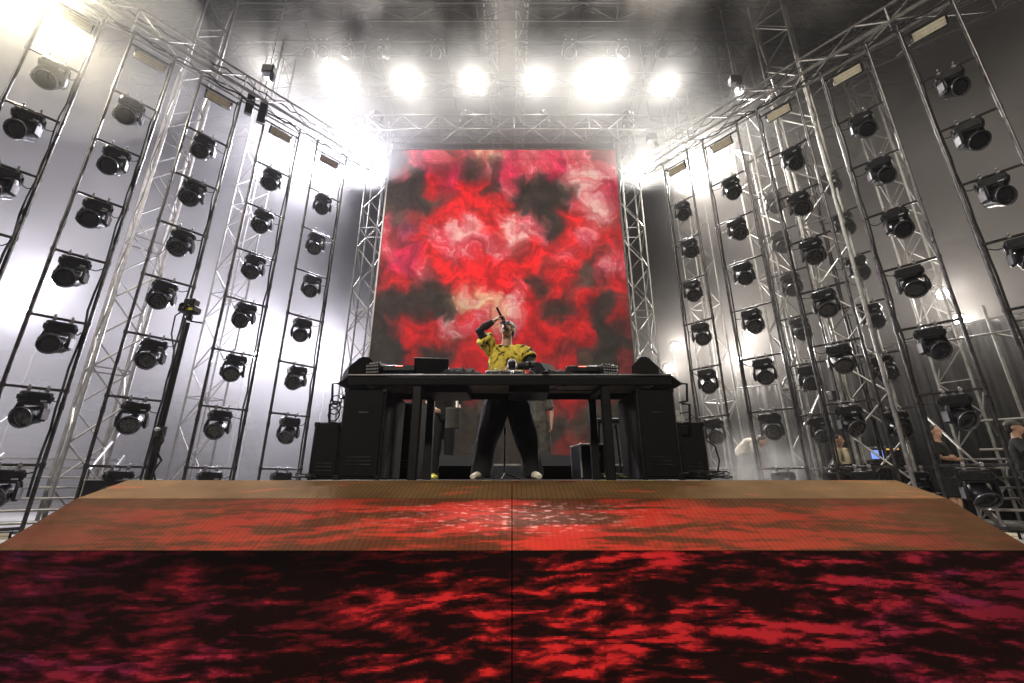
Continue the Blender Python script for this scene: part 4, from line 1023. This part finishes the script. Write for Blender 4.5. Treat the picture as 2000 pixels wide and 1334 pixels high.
for (a, b) in (((0, 0, 0.1), (2.2, -2.2, 1.9)), ((2.2, -2.2, 1.9), (0, 0, 3.6)), ((2.2, -2.2, 0.1), (4.2, -4.4, 1.9))): bar('brace', a, b, 0.025, M_ALU, r_)
pd = at(1700, 908, 9.1)
r_ = empty('control_desk', (pd.x, 9.1, PZ)); tag(r_, 'small black desk with monitor stand at the right, by the man in beige', 'desk')
hd_ = pd.z - PZ
add_box('worktop', (0.0, 0, hd_), (1.25, 0.6, 0.035), M_BLACK, r_, 0.006)
for sx in (-0.58, 0.58):
    for sy in (-0.26, 0.26): bar('leg', (sx, sy, 0), (sx, sy, hd_), 0.02, M_BLACK, r_)
add_box('shelf', (0, 0, hd_ - 0.32), (1.15, 0.5, 0.03), M_BLACK, r_, 0.004)
pm = at(1712, 893, 9.0)
r_ = empty('monitor', (pm.x, 9.0, PZ + hd_ + 0.0185), R(-14)); tag(r_, 'small monitor with a blue picture on the desk at the right', 'monitor')
add_box('shell', (0, 0.03, 0.20), (0.40, 0.05, 0.27), M_RING, r_, 0.008)
add_box('picture', (0.03, 0.002, 0.185), (0.22, 0.006, 0.17), M_BLUESCR, r_, 0.002)
add_box('foot', (0, 0.03, 0.012), (0.2, 0.14, 0.022), M_PLASTIC, r_, 0.004); add_box('neck', (0, 0.04, 0.045), (0.05, 0.03, 0.06), M_PLASTIC, r_, 0.004)
pm = at(1745, 884, 9.15)
r_ = empty('side_monitor', (pm.x, 9.15, PZ + hd_ + 0.0185), R(-30)); tag(r_, 'dark second screen with an orange strip right of the blue monitor', 'monitor')
add_box('shell', (0, 0.03, 0.22), (0.26, 0.04, 0.22), M_PLASTIC, r_, 0.006); add_box('orange_strip', (0, 0.006, 0.30), (0.2, 0.006, 0.03), lamp_mat('orange_strip_light', (1.0, 0.45, 0.03), 1.0), r_, 0.002)
add_box('foot', (0, 0.03, 0.06), (0.1, 0.08, 0.12), M_PLASTIC, r_, 0.004)
road_case((pd.x + 0.1, 8.4, PZ), 0.9, 0.5, 0.55, R(-20), 'black road case on the side platform before the control desk')
road_case((4.55, 9.9, PZ), 0.9, 0.7, 0.42, R(20), 'low black road case the bent man stands on')
road_case((-6.6, 7.6, PZ), 0.95, 0.6, 0.78, R(42), 'black road case between the left ladders beside the stage')
for (x, y, w) in ((1632, 773, 'green indicator light in the dark at the right'),):
    p = at(x, y, 9.6); r_ = empty('indicator_box', p); tag(r_, 'small dark box with a green light by the right truss tower', 'box')
    add_box('case', (0, 0, 0), (0.3, 0.2, 0.2), M_PLASTIC, r_); add_box('green_light', (0.02, -0.103, 0.04), (0.03, 0.006, 0.015), M_GREENLED, r_, 0.002); bar('pole', (0, 0.05, PZ - p.z), (0, 0.05, -0.1), 0.02, M_BLACK, r_)

# ================================================================== PEOPLE
M_SKIN = mat('skin', (0.52, 0.30, 0.20), 0.5, 0, 0.12, 20, 0.05, 90)
M_HAIR = mat('dark_hair', (0.018, 0.013, 0.010), 0.5, 0, 0.5, 40, 0.5, 120)
M_TROUS = mat('black_trouser_cloth', (0.008, 0.008, 0.010), 0.9, 0, 0.4, 14, 0.3, 120)
M_SHOEW = mat('white_shoe', (0.72, 0.66, 0.52), 0.5, 0, 0.2, 16)
M_SLEEVE = mat('dark_sleeve', (0.018, 0.016, 0.018), 0.8, 0, 0.8, 26, 0.2, 150)
M_GREYCL = mat('grey_work_cloth', (0.11, 0.105, 0.095), 0.9, 0, 0.35, 16, 0.3, 100)
M_GREYTR = mat('worn_grey_trousers', (0.075, 0.07, 0.062), 0.9, 0, 0.5, 12, 0.3, 100)
M_BEIGE = mat('beige_shirt', (0.52, 0.45, 0.31), 0.9, 0, 0.15, 16, 0.3, 90)
M_WHITET = mat('cream_shirt', (0.66, 0.62, 0.52), 0.9, 0, 0.1, 16)
M_BLACKT = mat('black_tee', (0.012, 0.012, 0.012), 0.9, 0, 0.4, 16, 0.2, 100)
M_LENS2 = mat('blue_sunglass', (0.05, 0.05, 0.22), 0.12, 0.3, 0.6, 30)
# yellow tie-dye cloth with black splotches (the print of the shirt itself)
M_TIEDYE = bpy.data.materials.new('yellow_black_tie_dye'); M_TIEDYE.use_nodes = True
def _td():
    nt = M_TIEDYE.node_tree; n = nt.nodes; l = nt.links; p = n['Principled BSDF']
    tc = n.new('ShaderNodeTexCoord'); nz = n.new('ShaderNodeTexNoise'); nz.inputs['Scale'].default_value = 6.5; nz.inputs['Detail'].default_value = 4; nz.inputs['Distortion'].default_value = 1.2
    l.new(tc.outputs['Object'], nz.inputs['Vector'])
    cr = n.new('ShaderNodeValToRGB'); e = cr.color_ramp.elements
    e[0].position = 0.40; e[0].color = (0.030, 0.024, 0.018, 1); e[1].position = 0.46; e[1].color = (0.72, 0.54, 0.06, 1)
    x = e.new(0.62); x.color = (0.88, 0.72, 0.14, 1); x = e.new(0.75); x.color = (0.55, 0.36, 0.07, 1)
    l.new(nz.outputs['Fac'], cr.inputs['Fac']); l.new(cr.outputs['Color'], p.inputs['Base Color'])
    p.inputs['Roughness'].default_value = 0.85; p.inputs['Specular IOR Level'].default_value = 0.2
_td()

def remesh(name, mb, voxel, m, parent, smooth=3, fold=0.0, fs=9.0, seed=0.0, fold_dir=(1, 1, 0.35)):
    me0 = mb.mesh(name + '_raw', None); o = bpy.data.objects.new('tmp', me0); COL.objects.link(o)
    a = o.modifiers.new('r', 'REMESH'); a.mode = 'VOXEL'; a.voxel_size = voxel; a.use_smooth_shade = True
    if smooth: b = o.modifiers.new('s', 'SMOOTH'); b.iterations = smooth; b.factor = 0.5
    dg = bpy.context.evaluated_depsgraph_get(); dg.update()
    me = bpy.data.meshes.new_from_object(o.evaluated_get(dg)); bpy.data.objects.remove(o); bpy.data.meshes.remove(me0)
    me.name = name
    if fold > 0:
        fd = Vector(fold_dir); n = len(me.vertices)
        co = [v.co.copy() for v in me.vertices]; no = [v.normal.copy() for v in me.vertices]
        for i in range(n):
            q = Vector((co[i].x * fd.x, co[i].y * fd.y, co[i].z * fd.z)) * fs + Vector((seed, 0, seed))
            w = mnoise.noise(Vector((mnoise.noise(q * 0.6), mnoise.noise(q * 0.6 + Vector((7, 0, 0))), 0)) * 0.8 + q)
            me.vertices[i].co = co[i] + no[i] * (fold * (1 - 2.6 * abs(w)))
    me.materials.clear(); me.materials.append(m)
    me.polygons.foreach_set('use_smooth', [True] * len(me.polygons)); me.update()
    return link(name, me, parent)

def hand(mb, wrist, fwd, palm_n, s=1.0, curl=0.5, side=1):
    """palm, four unequal curled fingers and a thumb; fwd from wrist to knuckles, palm_n the way the palm faces"""
    f = Vector(fwd).normalized(); p = Vector(palm_n); p = (p - f * p.dot(f)).normalized(); c = f.cross(p) * side
    w = Vector(wrist)
    mb.path([w - f * 0.01 * s, w + f * 0.035 * s, w + f * 0.085 * s], [(0.026 * s, 0.020 * s), (0.038 * s, 0.016 * s), (0.036 * s, 0.014 * s)], 10, c)
    for k, L in enumerate((0.070, 0.080, 0.074, 0.058)):
        b = w + f * 0.082 * s + c * ((-0.0285 + 0.019 * k) * s)
        d0 = (f * math.cos(curl * 0.6) + p * math.sin(curl * 0.6)); d1 = (f * math.cos(curl * 1.6) + p * math.sin(curl * 1.6)); d2 = (f * math.cos(curl * 2.5) + p * math.sin(curl * 2.5))
        q1 = b + d0 * L * 0.45 * s; q2 = q1 + d1 * L * 0.33 * s; q3 = q2 + d2 * L * 0.25 * s
        mb.path([b - f * 0.015 * s, b, q1, q2, q3], [0.0095 * s, 0.0095 * s, 0.0088 * s, 0.0080 * s, 0.0065 * s], 8)
    b = w + f * 0.025 * s - c * 0.032 * s; d = (f * 0.7 - c * 0.6 + p * 0.5 * curl).normalized()
    q1 = b + d * 0.036 * s; q2 = q1 + (f * 0.9 - c * 0.1 + p * 0.7 * curl).normalized() * 0.032 * s
    mb.path([w + f * 0.01 * s - c * 0.012 * s, b, q1, q2], [0.012 * s, 0.0125 * s, 0.0105 * s, 0.0075 * s], 8)

def person(label, loc, rz, J=None, h=1.75, voxel=0.010, top=None, top_m=None, sleeve=0.45, sleeve_m=None, trous_m=None, leg_w=1.0, leg_len=1.0, shoe_m=None, hair=True, face=(0, -1, 0), up=(0, 0, 1), curl=0.6, belly=1.0, top_w=1.0, fold=0.008, inner=None, palms=None, hem=0.0, group=None, seed=0.0, cap_m=None, glasses=False, neck_m=None):
    s = h / 1.75
    D0 = dict(pelvis=(0, 0, .95), waist=(0, 0, 1.09), chest=(0, -.005, 1.29), neck=(0, 0, 1.455), head=(0, -.015, 1.625),
              sa=(-.175, 0, 1.415), ea=(-.235, .03, 1.13), wa=(-.24, -.06, .88), sb=(.175, 0, 1.415), eb=(.235, .03, 1.13), wb=(.24, -.06, .88),
              ha=(-.09, 0, .92), ka=(-.11, -.02, .50), aa=(-.12, .02, .085), hb=(.09, 0, .92), kb=(.11, -.02, .50), ab=(.12, .02, .085), ta=(-.03, -1, 0), tb=(.03, -1, 0))
    if J: D0.update(J)
    j = {k: Vector(v) * s for k, v in D0.items()}; j['ta'] = Vector(D0['ta']); j['tb'] = Vector(D0['tb'])
    root = empty('person', loc, rz); tag(root, label, 'person', group)
    X = Vector((1, 0, 0)); ax = (j['sb'] - j['sa']).normalized()
    F = Vector(face).normalized(); U = Vector(up); U = (U - F * U.dot(F)).normalized(); S = F.cross(U)
    H = j['head']; hm = Matrix((S, -F, U)).transposed()      # columns: side, back, up
    def hp(x, y, z): return H + (S * x - F * y + U * z) * s   # y>0 is backwards
    B = MB()
    ch = j['chest']; nk = j['neck']
    B.path([j['pelvis'] - Vector((0, 0, .07 * s)), j['pelvis'], j['waist'], ch, ch.lerp(nk, .6), nk, nk.lerp(H, .45), H - U * .04 * s],
           [(.13 * s, .10 * s), (.155 * s, .11 * s), (.132 * s * belly, .10 * s * belly), (.160 * s, .115 * s), (.140 * s, .09 * s), (.062 * s, .062 * s), (.054 * s, .056 * s), (.05 * s, .05 * s)], 14, ax)
    # head: cranium, face, jaw, nose, brow, lips, ears
    B.ball(hp(0, .012, .028), (.074 * s, .092 * s, .090 * s), 16, 12, hm); B.ball(hp(0, -.022, -.030), (.060 * s, .068 * s, .082 * s), 14, 10, hm)
    B.ball(hp(0, -.052, -.085), (.034 * s, .034 * s, .028 * s), 10, 8, hm)
    B.path([hp(0, -.088, .022), hp(0, -.104, -.005), hp(0, -.110, -.022), hp(0, -.092, -.030)], [.010 * s, .012 * s, .016 * s, .012 * s], 8)
    B.ball(hp(0, -.078, .034), (.052 * s, .018 * s, .014 * s), 10, 6, hm); B.ball(hp(0, -.088, -.055), (.024 * s, .012 * s, .011 * s), 8, 6, hm)
    for sx in (-1, 1): B.ball(hp(sx * .078, .012, -.005), (.012 * s, .020 * s, .032 * s), 8, 8, hm)
    for a in 'ab':
        sh, el, wr_ = j['s' + a], j['e' + a], j['w' + a]
        B.path([nk.lerp(sh, .35) - Vector((0, 0, .05 * s)), sh, sh.lerp(el, .5), el, el.lerp(wr_, .35), wr_], [.06 * s, .058 * s, .047 * s, .040 * s, .040 * s, .026 * s], 10)
        pn = Vector(palms[a][1]) if palms and a in palms else Vector((1 if a == 'a' else -1, 0, 0))
        fw = Vector(palms[a][0]) if palms and a in palms else (wr_ - el)
        hand(B, wr_, fw, pn, s, curl, 1 if a == 'a' else -1)
        hi, kn, an = j['h' + a], j['k' + a], j['a' + a]
        B.path([hi + Vector((0, 0, .03 * s)), hi.lerp(kn, .3), kn, kn.lerp(an, .3), an], [.085 * s, .083 * s, .057 * s, .056 * s, .036 * s], 10)
        t = j['t' + a].normalized()
        B.path([an, an - Vector((0, 0, .03 * s)) + t * .03 * s, an - Vector((0, 0, .055 * s)) + t * .16 * s], [.036 * s, .038 * s, .03 * s], 8)
    remesh('body', B, voxel, M_SKIN, root, 3)
    # top
    T = MB(); k = top_w
    hemp = j['pelvis'] - Vector((0, 0, (.02 + hem) * s))
    T.path([hemp, j['pelvis'].lerp(j['waist'], .4), j['waist'], ch, ch.lerp(nk, .55), ch.lerp(nk, .90)], [(.185 * s * k, .135 * s * k), (.178 * s * k, .132 * s * k), (.165 * s * k, .125 * s * k), (.182 * s * k, .135 * s * k), (.168 * s, .108 * s), (.085 * s, .078 * s)], 18, ax)
    SL = MB()
    for a in 'ab':
        sh, el, wr_ = j['s' + a], j['e' + a], j['w' + a]
        if sleeve <= 0.6:
            e = sh.lerp(el, sleeve * 2)
            T.path([nk.lerp(sh, .30) - Vector((0, 0, .045 * s)), sh - Vector((0, 0, .016 * s)), sh.lerp(e, .4), e], [.060 * s * k, .062 * s * k, .070 * s * k, .078 * s * k], 12)
        else:
            T.path([nk.lerp(sh, .35) - Vector((0, 0, .045 * s)), sh, el, el.lerp(wr_, .95)], [.068 * s, .068 * s, .054 * s, .038 * s], 12)
        if sleeve_m:
            SL2 = MB().path([sh.lerp(el, .45), el, el.lerp(wr_, .4), wr_.lerp(el, .06)], [.053 * s, .0475 * s, .0455 * s, .031 * s], 12)
            remesh('undersleeve', SL2, max(voxel, .007), sleeve_m, root, 2, .002, 22, seed)
    remesh('shirt', T, max(voxel, .009), top_m, root, 4, fold, 10, seed)
    # trousers
    for_t = MB(); lw = leg_w
    for_t.path([j['waist'] - Vector((0, 0, .03 * s)), j['pelvis'], j['pelvis'] - Vector((0, 0, .09 * s))], [(.150 * s, .118 * s), (.168 * s, .130 * s), (.150 * s, .120 * s)], 16, ax)
    for a in 'ab':
        hi, kn, an = j['h' + a], j['k' + a], j['a' + a]
        if leg_len < 0.9:
            e = hi.lerp(kn, leg_len * 1.6)
            for_t.path([hi, hi.lerp(kn, .3), e], [.105 * s * lw, .105 * s * lw, .095 * s * lw], 12)
        else:
            for_t.path([hi, hi.lerp(kn, .3), kn, kn.lerp(an, .5), an - Vector((0, 0, .02 * s)), an - Vector((0, 0, .055 * s))], [.105 * s * lw ** .3, .105 * s * lw ** .6, .078 * s * lw, .070 * s * lw, .066 * s * lw, .066 * s * lw], 12)
    remesh('trousers', for_t, max(voxel, .010), trous_m or M_TROUS, root, 4, fold * .9, 8, seed + 3)
    for a in 'ab':
        an = j['a' + a]; t = j['t' + a].normalized(); g = Vector((an.x, an.y, 0))
        sh_ = MB().path([g - t * .075 * s + Vector((0, 0, .045 * s)), g - t * .03 * s + Vector((0, 0, .052 * s)), g + t * .06 * s + Vector((0, 0, .048 * s)), g + t * .14 * s + Vector((0, 0, .036 * s)), g + t * .215 * s + Vector((0, 0, .028 * s))],
                        [(.034 * s, .043 * s), (.040 * s, .050 * s), (.044 * s, .046 * s), (.048 * s, .034 * s), (.034 * s, .024 * s)], 14, Vector((0, 0, 1)).cross(t))
        o = remesh('shoe', sh_, .008, shoe_m or M_BLACKT, root, 2)
    if hair:
        Hm = MB().ball(hp(0, .030, .044), (.082 * s, .090 * s, .085 * s), 16, 12, hm); Hm.ball(hp(0, .055, -.01), (.070 * s, .055 * s, .075 * s), 12, 10, hm)
        remesh('hair', Hm, .010, M_HAIR, root, 2, .004, 40, seed)
    if cap_m:
        Cm = MB().ball(hp(0, .02, .062), (.085 * s, .098 * s, .070 * s), 16, 10, hm); Cm.path([hp(0, -.05, .05), hp(0, -.15, .045)], [(.07 * s, .010 * s), (.05 * s, .006 * s)], 12, S)
        remesh('cap', Cm, .009, cap_m, root, 2)
    if glasses:
        gm = MB()
        for sx in (-1, 1):
            gm.bbox(hp(sx * .034, -.098, .014), (.056 * s, .010 * s, .036 * s), .008 * s, hm)
            gm.path([hp(sx * .062, -.090, .020), hp(sx * .080, -.03, .016), hp(sx * .082, .02, .006)], .004 * s, 6)
        g = gm.build('sunglasses', M_RING, root, True)
        g2 = MB()
        for sx in (-1, 1): g2.bbox(hp(sx * .034, -.104, .014), (.044 * s, .004 * s, .025 * s), .006 * s, hm)
        g2.build('sunglass_lens', M_LENS2, g, True)
    return root

# --- the performer: legs apart, head thrown back, right arm raised with the microphone over the mouth
dj = (0.0, 4.60, 0)
J = dict(pelvis=(-.045, .02, .90), waist=(-.05, .03, 1.05), chest=(-.055, .035, 1.25), neck=(-.062, .05, 1.435), head=(-.052, .035, 1.635),
         sa=(-.235, .03, 1.40), ea=(-.365, -.12, 1.575), wa=(-.195, -.165, 1.665), sb=(.125, .02, 1.385), eb=(.225, -.06, 1.19), wb=(.03, -.25, 1.125),
         ha=(-.135, .01, .87), ka=(-.235, -.03, .48), aa=(-.315, .02, .085), hb=(.045, .01, .87), kb=(.130, -.03, .48), ab=(.215, .02, .085), ta=(-.35, -1, 0), tb=(.25, -1, 0))
DJ = person('performer in yellow and black tie-dye shirt singing into a raised microphone', dj, 0, J, 1.77, .0065, top_m=M_TIEDYE, sleeve=.30, sleeve_m=M_SLEEVE, trous_m=M_TROUS, leg_w=1.55, shoe_m=M_SHOEW,
            face=(-.30, -.86, .42), up=(.14, .42, .90), curl=.95, top_w=1.18, fold=.014, palms={'a': ((.75, -.10, .55), (.30, .2, -.75)), 'b': ((-.8, -.45, -.1), (0, -.2, -1))}, hem=.06, seed=2.0, glasses=True)
# microphone held in the raised hand
tip = at(970, 600, 4.36); mouth = at(986, 632, 4.44)
r_ = empty('microphone', tip); tag(r_, 'black handheld microphone tilted over the mouth of the performer', 'microphone')
d = mouth - tip
MB().path([Vector((0, 0, 0)), d * .2, d * .7, d * .78], [.0125, .0135, .0155, .012], 12).build('handle', M_BLACK, r_, True)
MB().ball(d * .88, .025, 12, 10).build('grille', M_RIG, r_, True)

# --- crew
person('crew member in dark clothes behind the table, left of the performer, yellow shoes', (-1.02, 6.35, 0), R(24), dict(wa=(-.20, -.22, 1.02), ea=(-.26, .0, 1.14), wb=(.18, -.26, 1.02)), 1.66, .013, top_m=M_BLACKT, sleeve=.44, trous_m=M_TROUS, leg_w=1.15, shoe_m=M_YELLOWTAPE, group='crew', seed=4.0)
p = Vector((-0.83, 6.02, .70))
r_ = empty('shoulder_bag', p); tag(r_, 'round dark bag with pale strap carried by the crew member left', 'bag')
bar('body', (0, 0, -.02), (0, 0, .25), .105, mat('olive_bag', (0.05, 0.05, 0.045), 0.8), r_, 16)
bar('rim', (0, 0, .235), (0, 0, .262), .110, M_GREYCL, r_, 16)
MB().path([(0.05, 0, .25), (0.04, .04, .45), (-.02, .12, .70)], [(.025, .006)] * 3, 8, (1, 0, 0)).build('strap', M_RING, r_, True)
person('crew member in grey shirt and worn trousers behind the table, right of the performer', (.42, 6.95, 0), R(-12), dict(head=(0, -.10, 1.58), wa=(-.22, -.12, .90)), 1.64, .013, top_m=M_GREYCL, sleeve=.44, trous_m=M_GREYTR, leg_w=1.3, group='crew', seed=6.0)
q = at(1652, 930, 9.55)
person('man in open beige shirt standing at the desk on the right', (q.x, 9.55, PZ), R(22), dict(wa=(-.10, -.30, 1.02), ea=(-.25, -.08, 1.14), wb=(.16, -.32, 1.02), eb=(.26, -.08, 1.14), ta=(-.2, -1, 0)), 1.74, .014, top_m=M_BEIGE, sleeve=.95, trous_m=M_TROUS, face=(.25, -1, -.05), group='crew', seed=8.0)
q = at(1850, 930, 8.0)
person('man in black tee with arms crossed at the far right', (q.x, 8.0, PZ), R(30), dict(ea=(-.27, -.06, 1.16), wa=(.04, -.21, 1.13), eb=(.27, -.06, 1.14), wb=(-.06, -.19, 1.17)), 1.76, .012, top_m=M_BLACKT, sleeve=.42, trous_m=M_BLACKT, leg_len=.62, leg_w=1.15, face=(-.35, -1, -.1), palms={'a': ((1, -.1, .1), (0, 1, 0)), 'b': ((-1, 0, .05), (0, 1, 0))}, group='crew', seed=10.0)
q = at(2012, 930, 7.4)
person('man in black clapping at the right edge of the picture', (q.x, 7.4, PZ), R(38), dict(ea=(-.28, -.10, 1.17), wa=(-.10, -.32, 1.20), eb=(.27, -.10, 1.15), wb=(.02, -.33, 1.19)), 1.77, .012, top_m=M_BLACKT, sleeve=.42, trous_m=M_BLACKT, cap_m=M_GREYCL, palms={'a': ((.5, -.6, .5), (.7, .4, 0)), 'b': ((-.4, -.6, .5), (-.7, .4, 0))}, group='crew', seed=12.0)
q = at(1458, 930, 9.9)
person('crew member bending forward in the smoke right of the table', (q.x, 9.9, PZ + .44), R(50), dict(pelvis=(0, .08, .90), waist=(0, -.01, 1.02), chest=(0, -.16, 1.14), neck=(0, -.28, 1.20), head=(0, -.42, 1.18), sa=(-.17, -.25, 1.17), sb=(.17, -.25, 1.17), ea=(-.19, -.30, .90), eb=(.19, -.30, .90), wa=(-.15, -.38, .66), wb=(.15, -.38, .66)), 1.72, .014, top_m=M_WHITET, sleeve=.42, trous_m=M_GREYTR, face=(0, -.8, -.6), group='crew', seed=14.0)

# ================================================================== HAZE AND SMOKE
def volume_mat(name, col, density, aniso, noise_scale=None, detail=2, lo=0.4, hi=0.7, step=1.0, stretch=(1, 1, 1), floor=0.0, zfade=None, seed=0.0):
    m = bpy.data.materials.new(name); m.use_nodes = True
    nt = m.node_tree; n = nt.nodes; l = nt.links; n.remove(n['Principled BSDF'])
    pv = n.new('ShaderNodeVolumePrincipled'); pv.inputs['Color'].default_value = (*col, 1)
    pv.inputs['Density'].default_value = density; pv.inputs['Anisotropy'].default_value = aniso
    l.new(pv.outputs['Volume'], n['Material Output'].inputs['Volume'])
    if noise_scale:
        tc = n.new('ShaderNodeTexCoord'); mp = n.new('ShaderNodeMapping'); mp.inputs['Scale'].default_value = stretch; mp.inputs['Location'].default_value = (seed, seed * 0.7, -seed)
        l.new(tc.outputs['Object'], mp.inputs['Vector'])
        nz = n.new('ShaderNodeTexNoise'); nz.inputs['Scale'].default_value = noise_scale; nz.inputs['Detail'].default_value = detail; nz.inputs['Roughness'].default_value = 0.55
        nz.inputs['Distortion'].default_value = 0.0
        l.new(mp.outputs['Vector'], nz.inputs['Vector'])
        mr = n.new('ShaderNodeMapRange'); mr.interpolation_type = 'SMOOTHSTEP'
        mr.inputs['From Min'].default_value = lo; mr.inputs['From Max'].default_value = hi
        mr.inputs['To Min'].default_value = floor * density; mr.inputs['To Max'].default_value = density
        l.new(nz.outputs['Fac'], mr.inputs['Value'])
        out = mr.outputs['Result']
        if zfade:                                # thins out along z between two heights
            sp = n.new('ShaderNodeSeparateXYZ'); l.new(tc.outputs['Object'], sp.inputs['Vector'])
            m2 = n.new('ShaderNodeMapRange'); m2.interpolation_type = 'SMOOTHSTEP'
            m2.inputs['From Min'].default_value = zfade[0]; m2.inputs['From Max'].default_value = zfade[1]
            l.new(sp.outputs['Z'], m2.inputs['Value'])
            mu = n.new('ShaderNodeMath'); mu.operation = 'MULTIPLY'; l.new(out, mu.inputs[0]); l.new(m2.outputs['Result'], mu.inputs[1]); out = mu.outputs['Value']
        l.new(out, pv.inputs['Density'])
        m.cycles.homogeneous_volume = False
        m.cycles.volume_step_rate = step
    else:
        m.cycles.homogeneous_volume = True
    return m
haze = MB().box((0, 20, 7.0), (266, 266, 20)).build('haze', volume_mat('stage_haze', (0.95, 0.94, 0.95), HAZE_DENSITY, HAZE_ANISO)); tag(haze, kind='stuff')
def prism(pts, z0, z1):
    mb = MB(); n = len(pts)
    return mb.add([(x, y, z0) for x, y in pts] + [(x, y, z1) for x, y in pts], [tuple(range(n))[::-1], tuple(range(n, 2 * n))] + [(i, (i + 1) % n, n + (i + 1) % n, n + i) for i in range(n)])
left_smoke = prism([(-13.2, 1.0), (-4.75, 10.75), (-3.9, 11.3), (0.4, 11.3), (0.4, 23), (-34, 23), (-34, 1.0)], PZ + 0.01, 15.2)
tag(left_smoke.build('smoke', volume_mat('drifting_smoke_left', (0.97, 0.94, 0.95), 0.105, 0.3, 0.24, 3, 0.42, 0.66, step=0.6, floor=0.36)), kind='stuff')
right_smoke = prism([(0.41, 11.3), (3.4, 11.3), (4.5, 10.75), (13.3, 1.0), (34, 1.0), (34, 23), (0.41, 23)], PZ + 0.01, 15.2)
tag(right_smoke.build('smoke', volume_mat('drifting_smoke_right', (0.97, 0.90, 0.85), 0.070, 0.3, 0.24, 3, 0.43, 0.68, step=0.6, floor=0.40, seed=8.0, zfade=(-1.5, 5.0))), kind='stuff')
tag(MB().box((0, 9.85, 10.15), (17, 3.0, 3.9)).build('lamp_halo_haze', volume_mat('lamp_row_halo_haze', (0.99, 0.98, 0.965), 0.050, 0.55)), kind='stuff')  # box of even haze added to give the lamp row its halos
tag(MB().box((0, 6.4, 11.6), (22, 5.2, 5.6)).build('roof_smoke', volume_mat('roof_smoke', (0.98, 0.92, 0.84), 0.060, 0.35, 0.5, 4, 0.51, 0.70, step=0.6, stretch=(1, 0.8, 0.5), seed=3.0, floor=0.02)), kind='stuff')
fs_ = prism([(3.9, 7.6), (5.6, 7.6), (6.2, 10.4), (3.9, 10.6)], PZ + 0.015, 1.5)
tag(fs_.build('floor_smoke', volume_mat('floor_smoke', (0.95, 0.93, 0.92), 1.1, 0.2, 0.9, 3, 0.40, 0.70, step=0.8, zfade=(1.2, -0.4), seed=1.0)), kind='stuff')
q = at(95, 18, 5.7)
tag(MB().ball((q.x + 0.3, q.y - 0.2, q.z - 0.4), (2.6, 2.2, 2.2), 24, 16).build('warm_lamp_halo_haze', volume_mat('warm_lamp_halo_haze', (0.99, 0.965, 0.90), 0.05, 0.45)), kind='stuff')  # ball of haze added round the warm lamp to make its glow
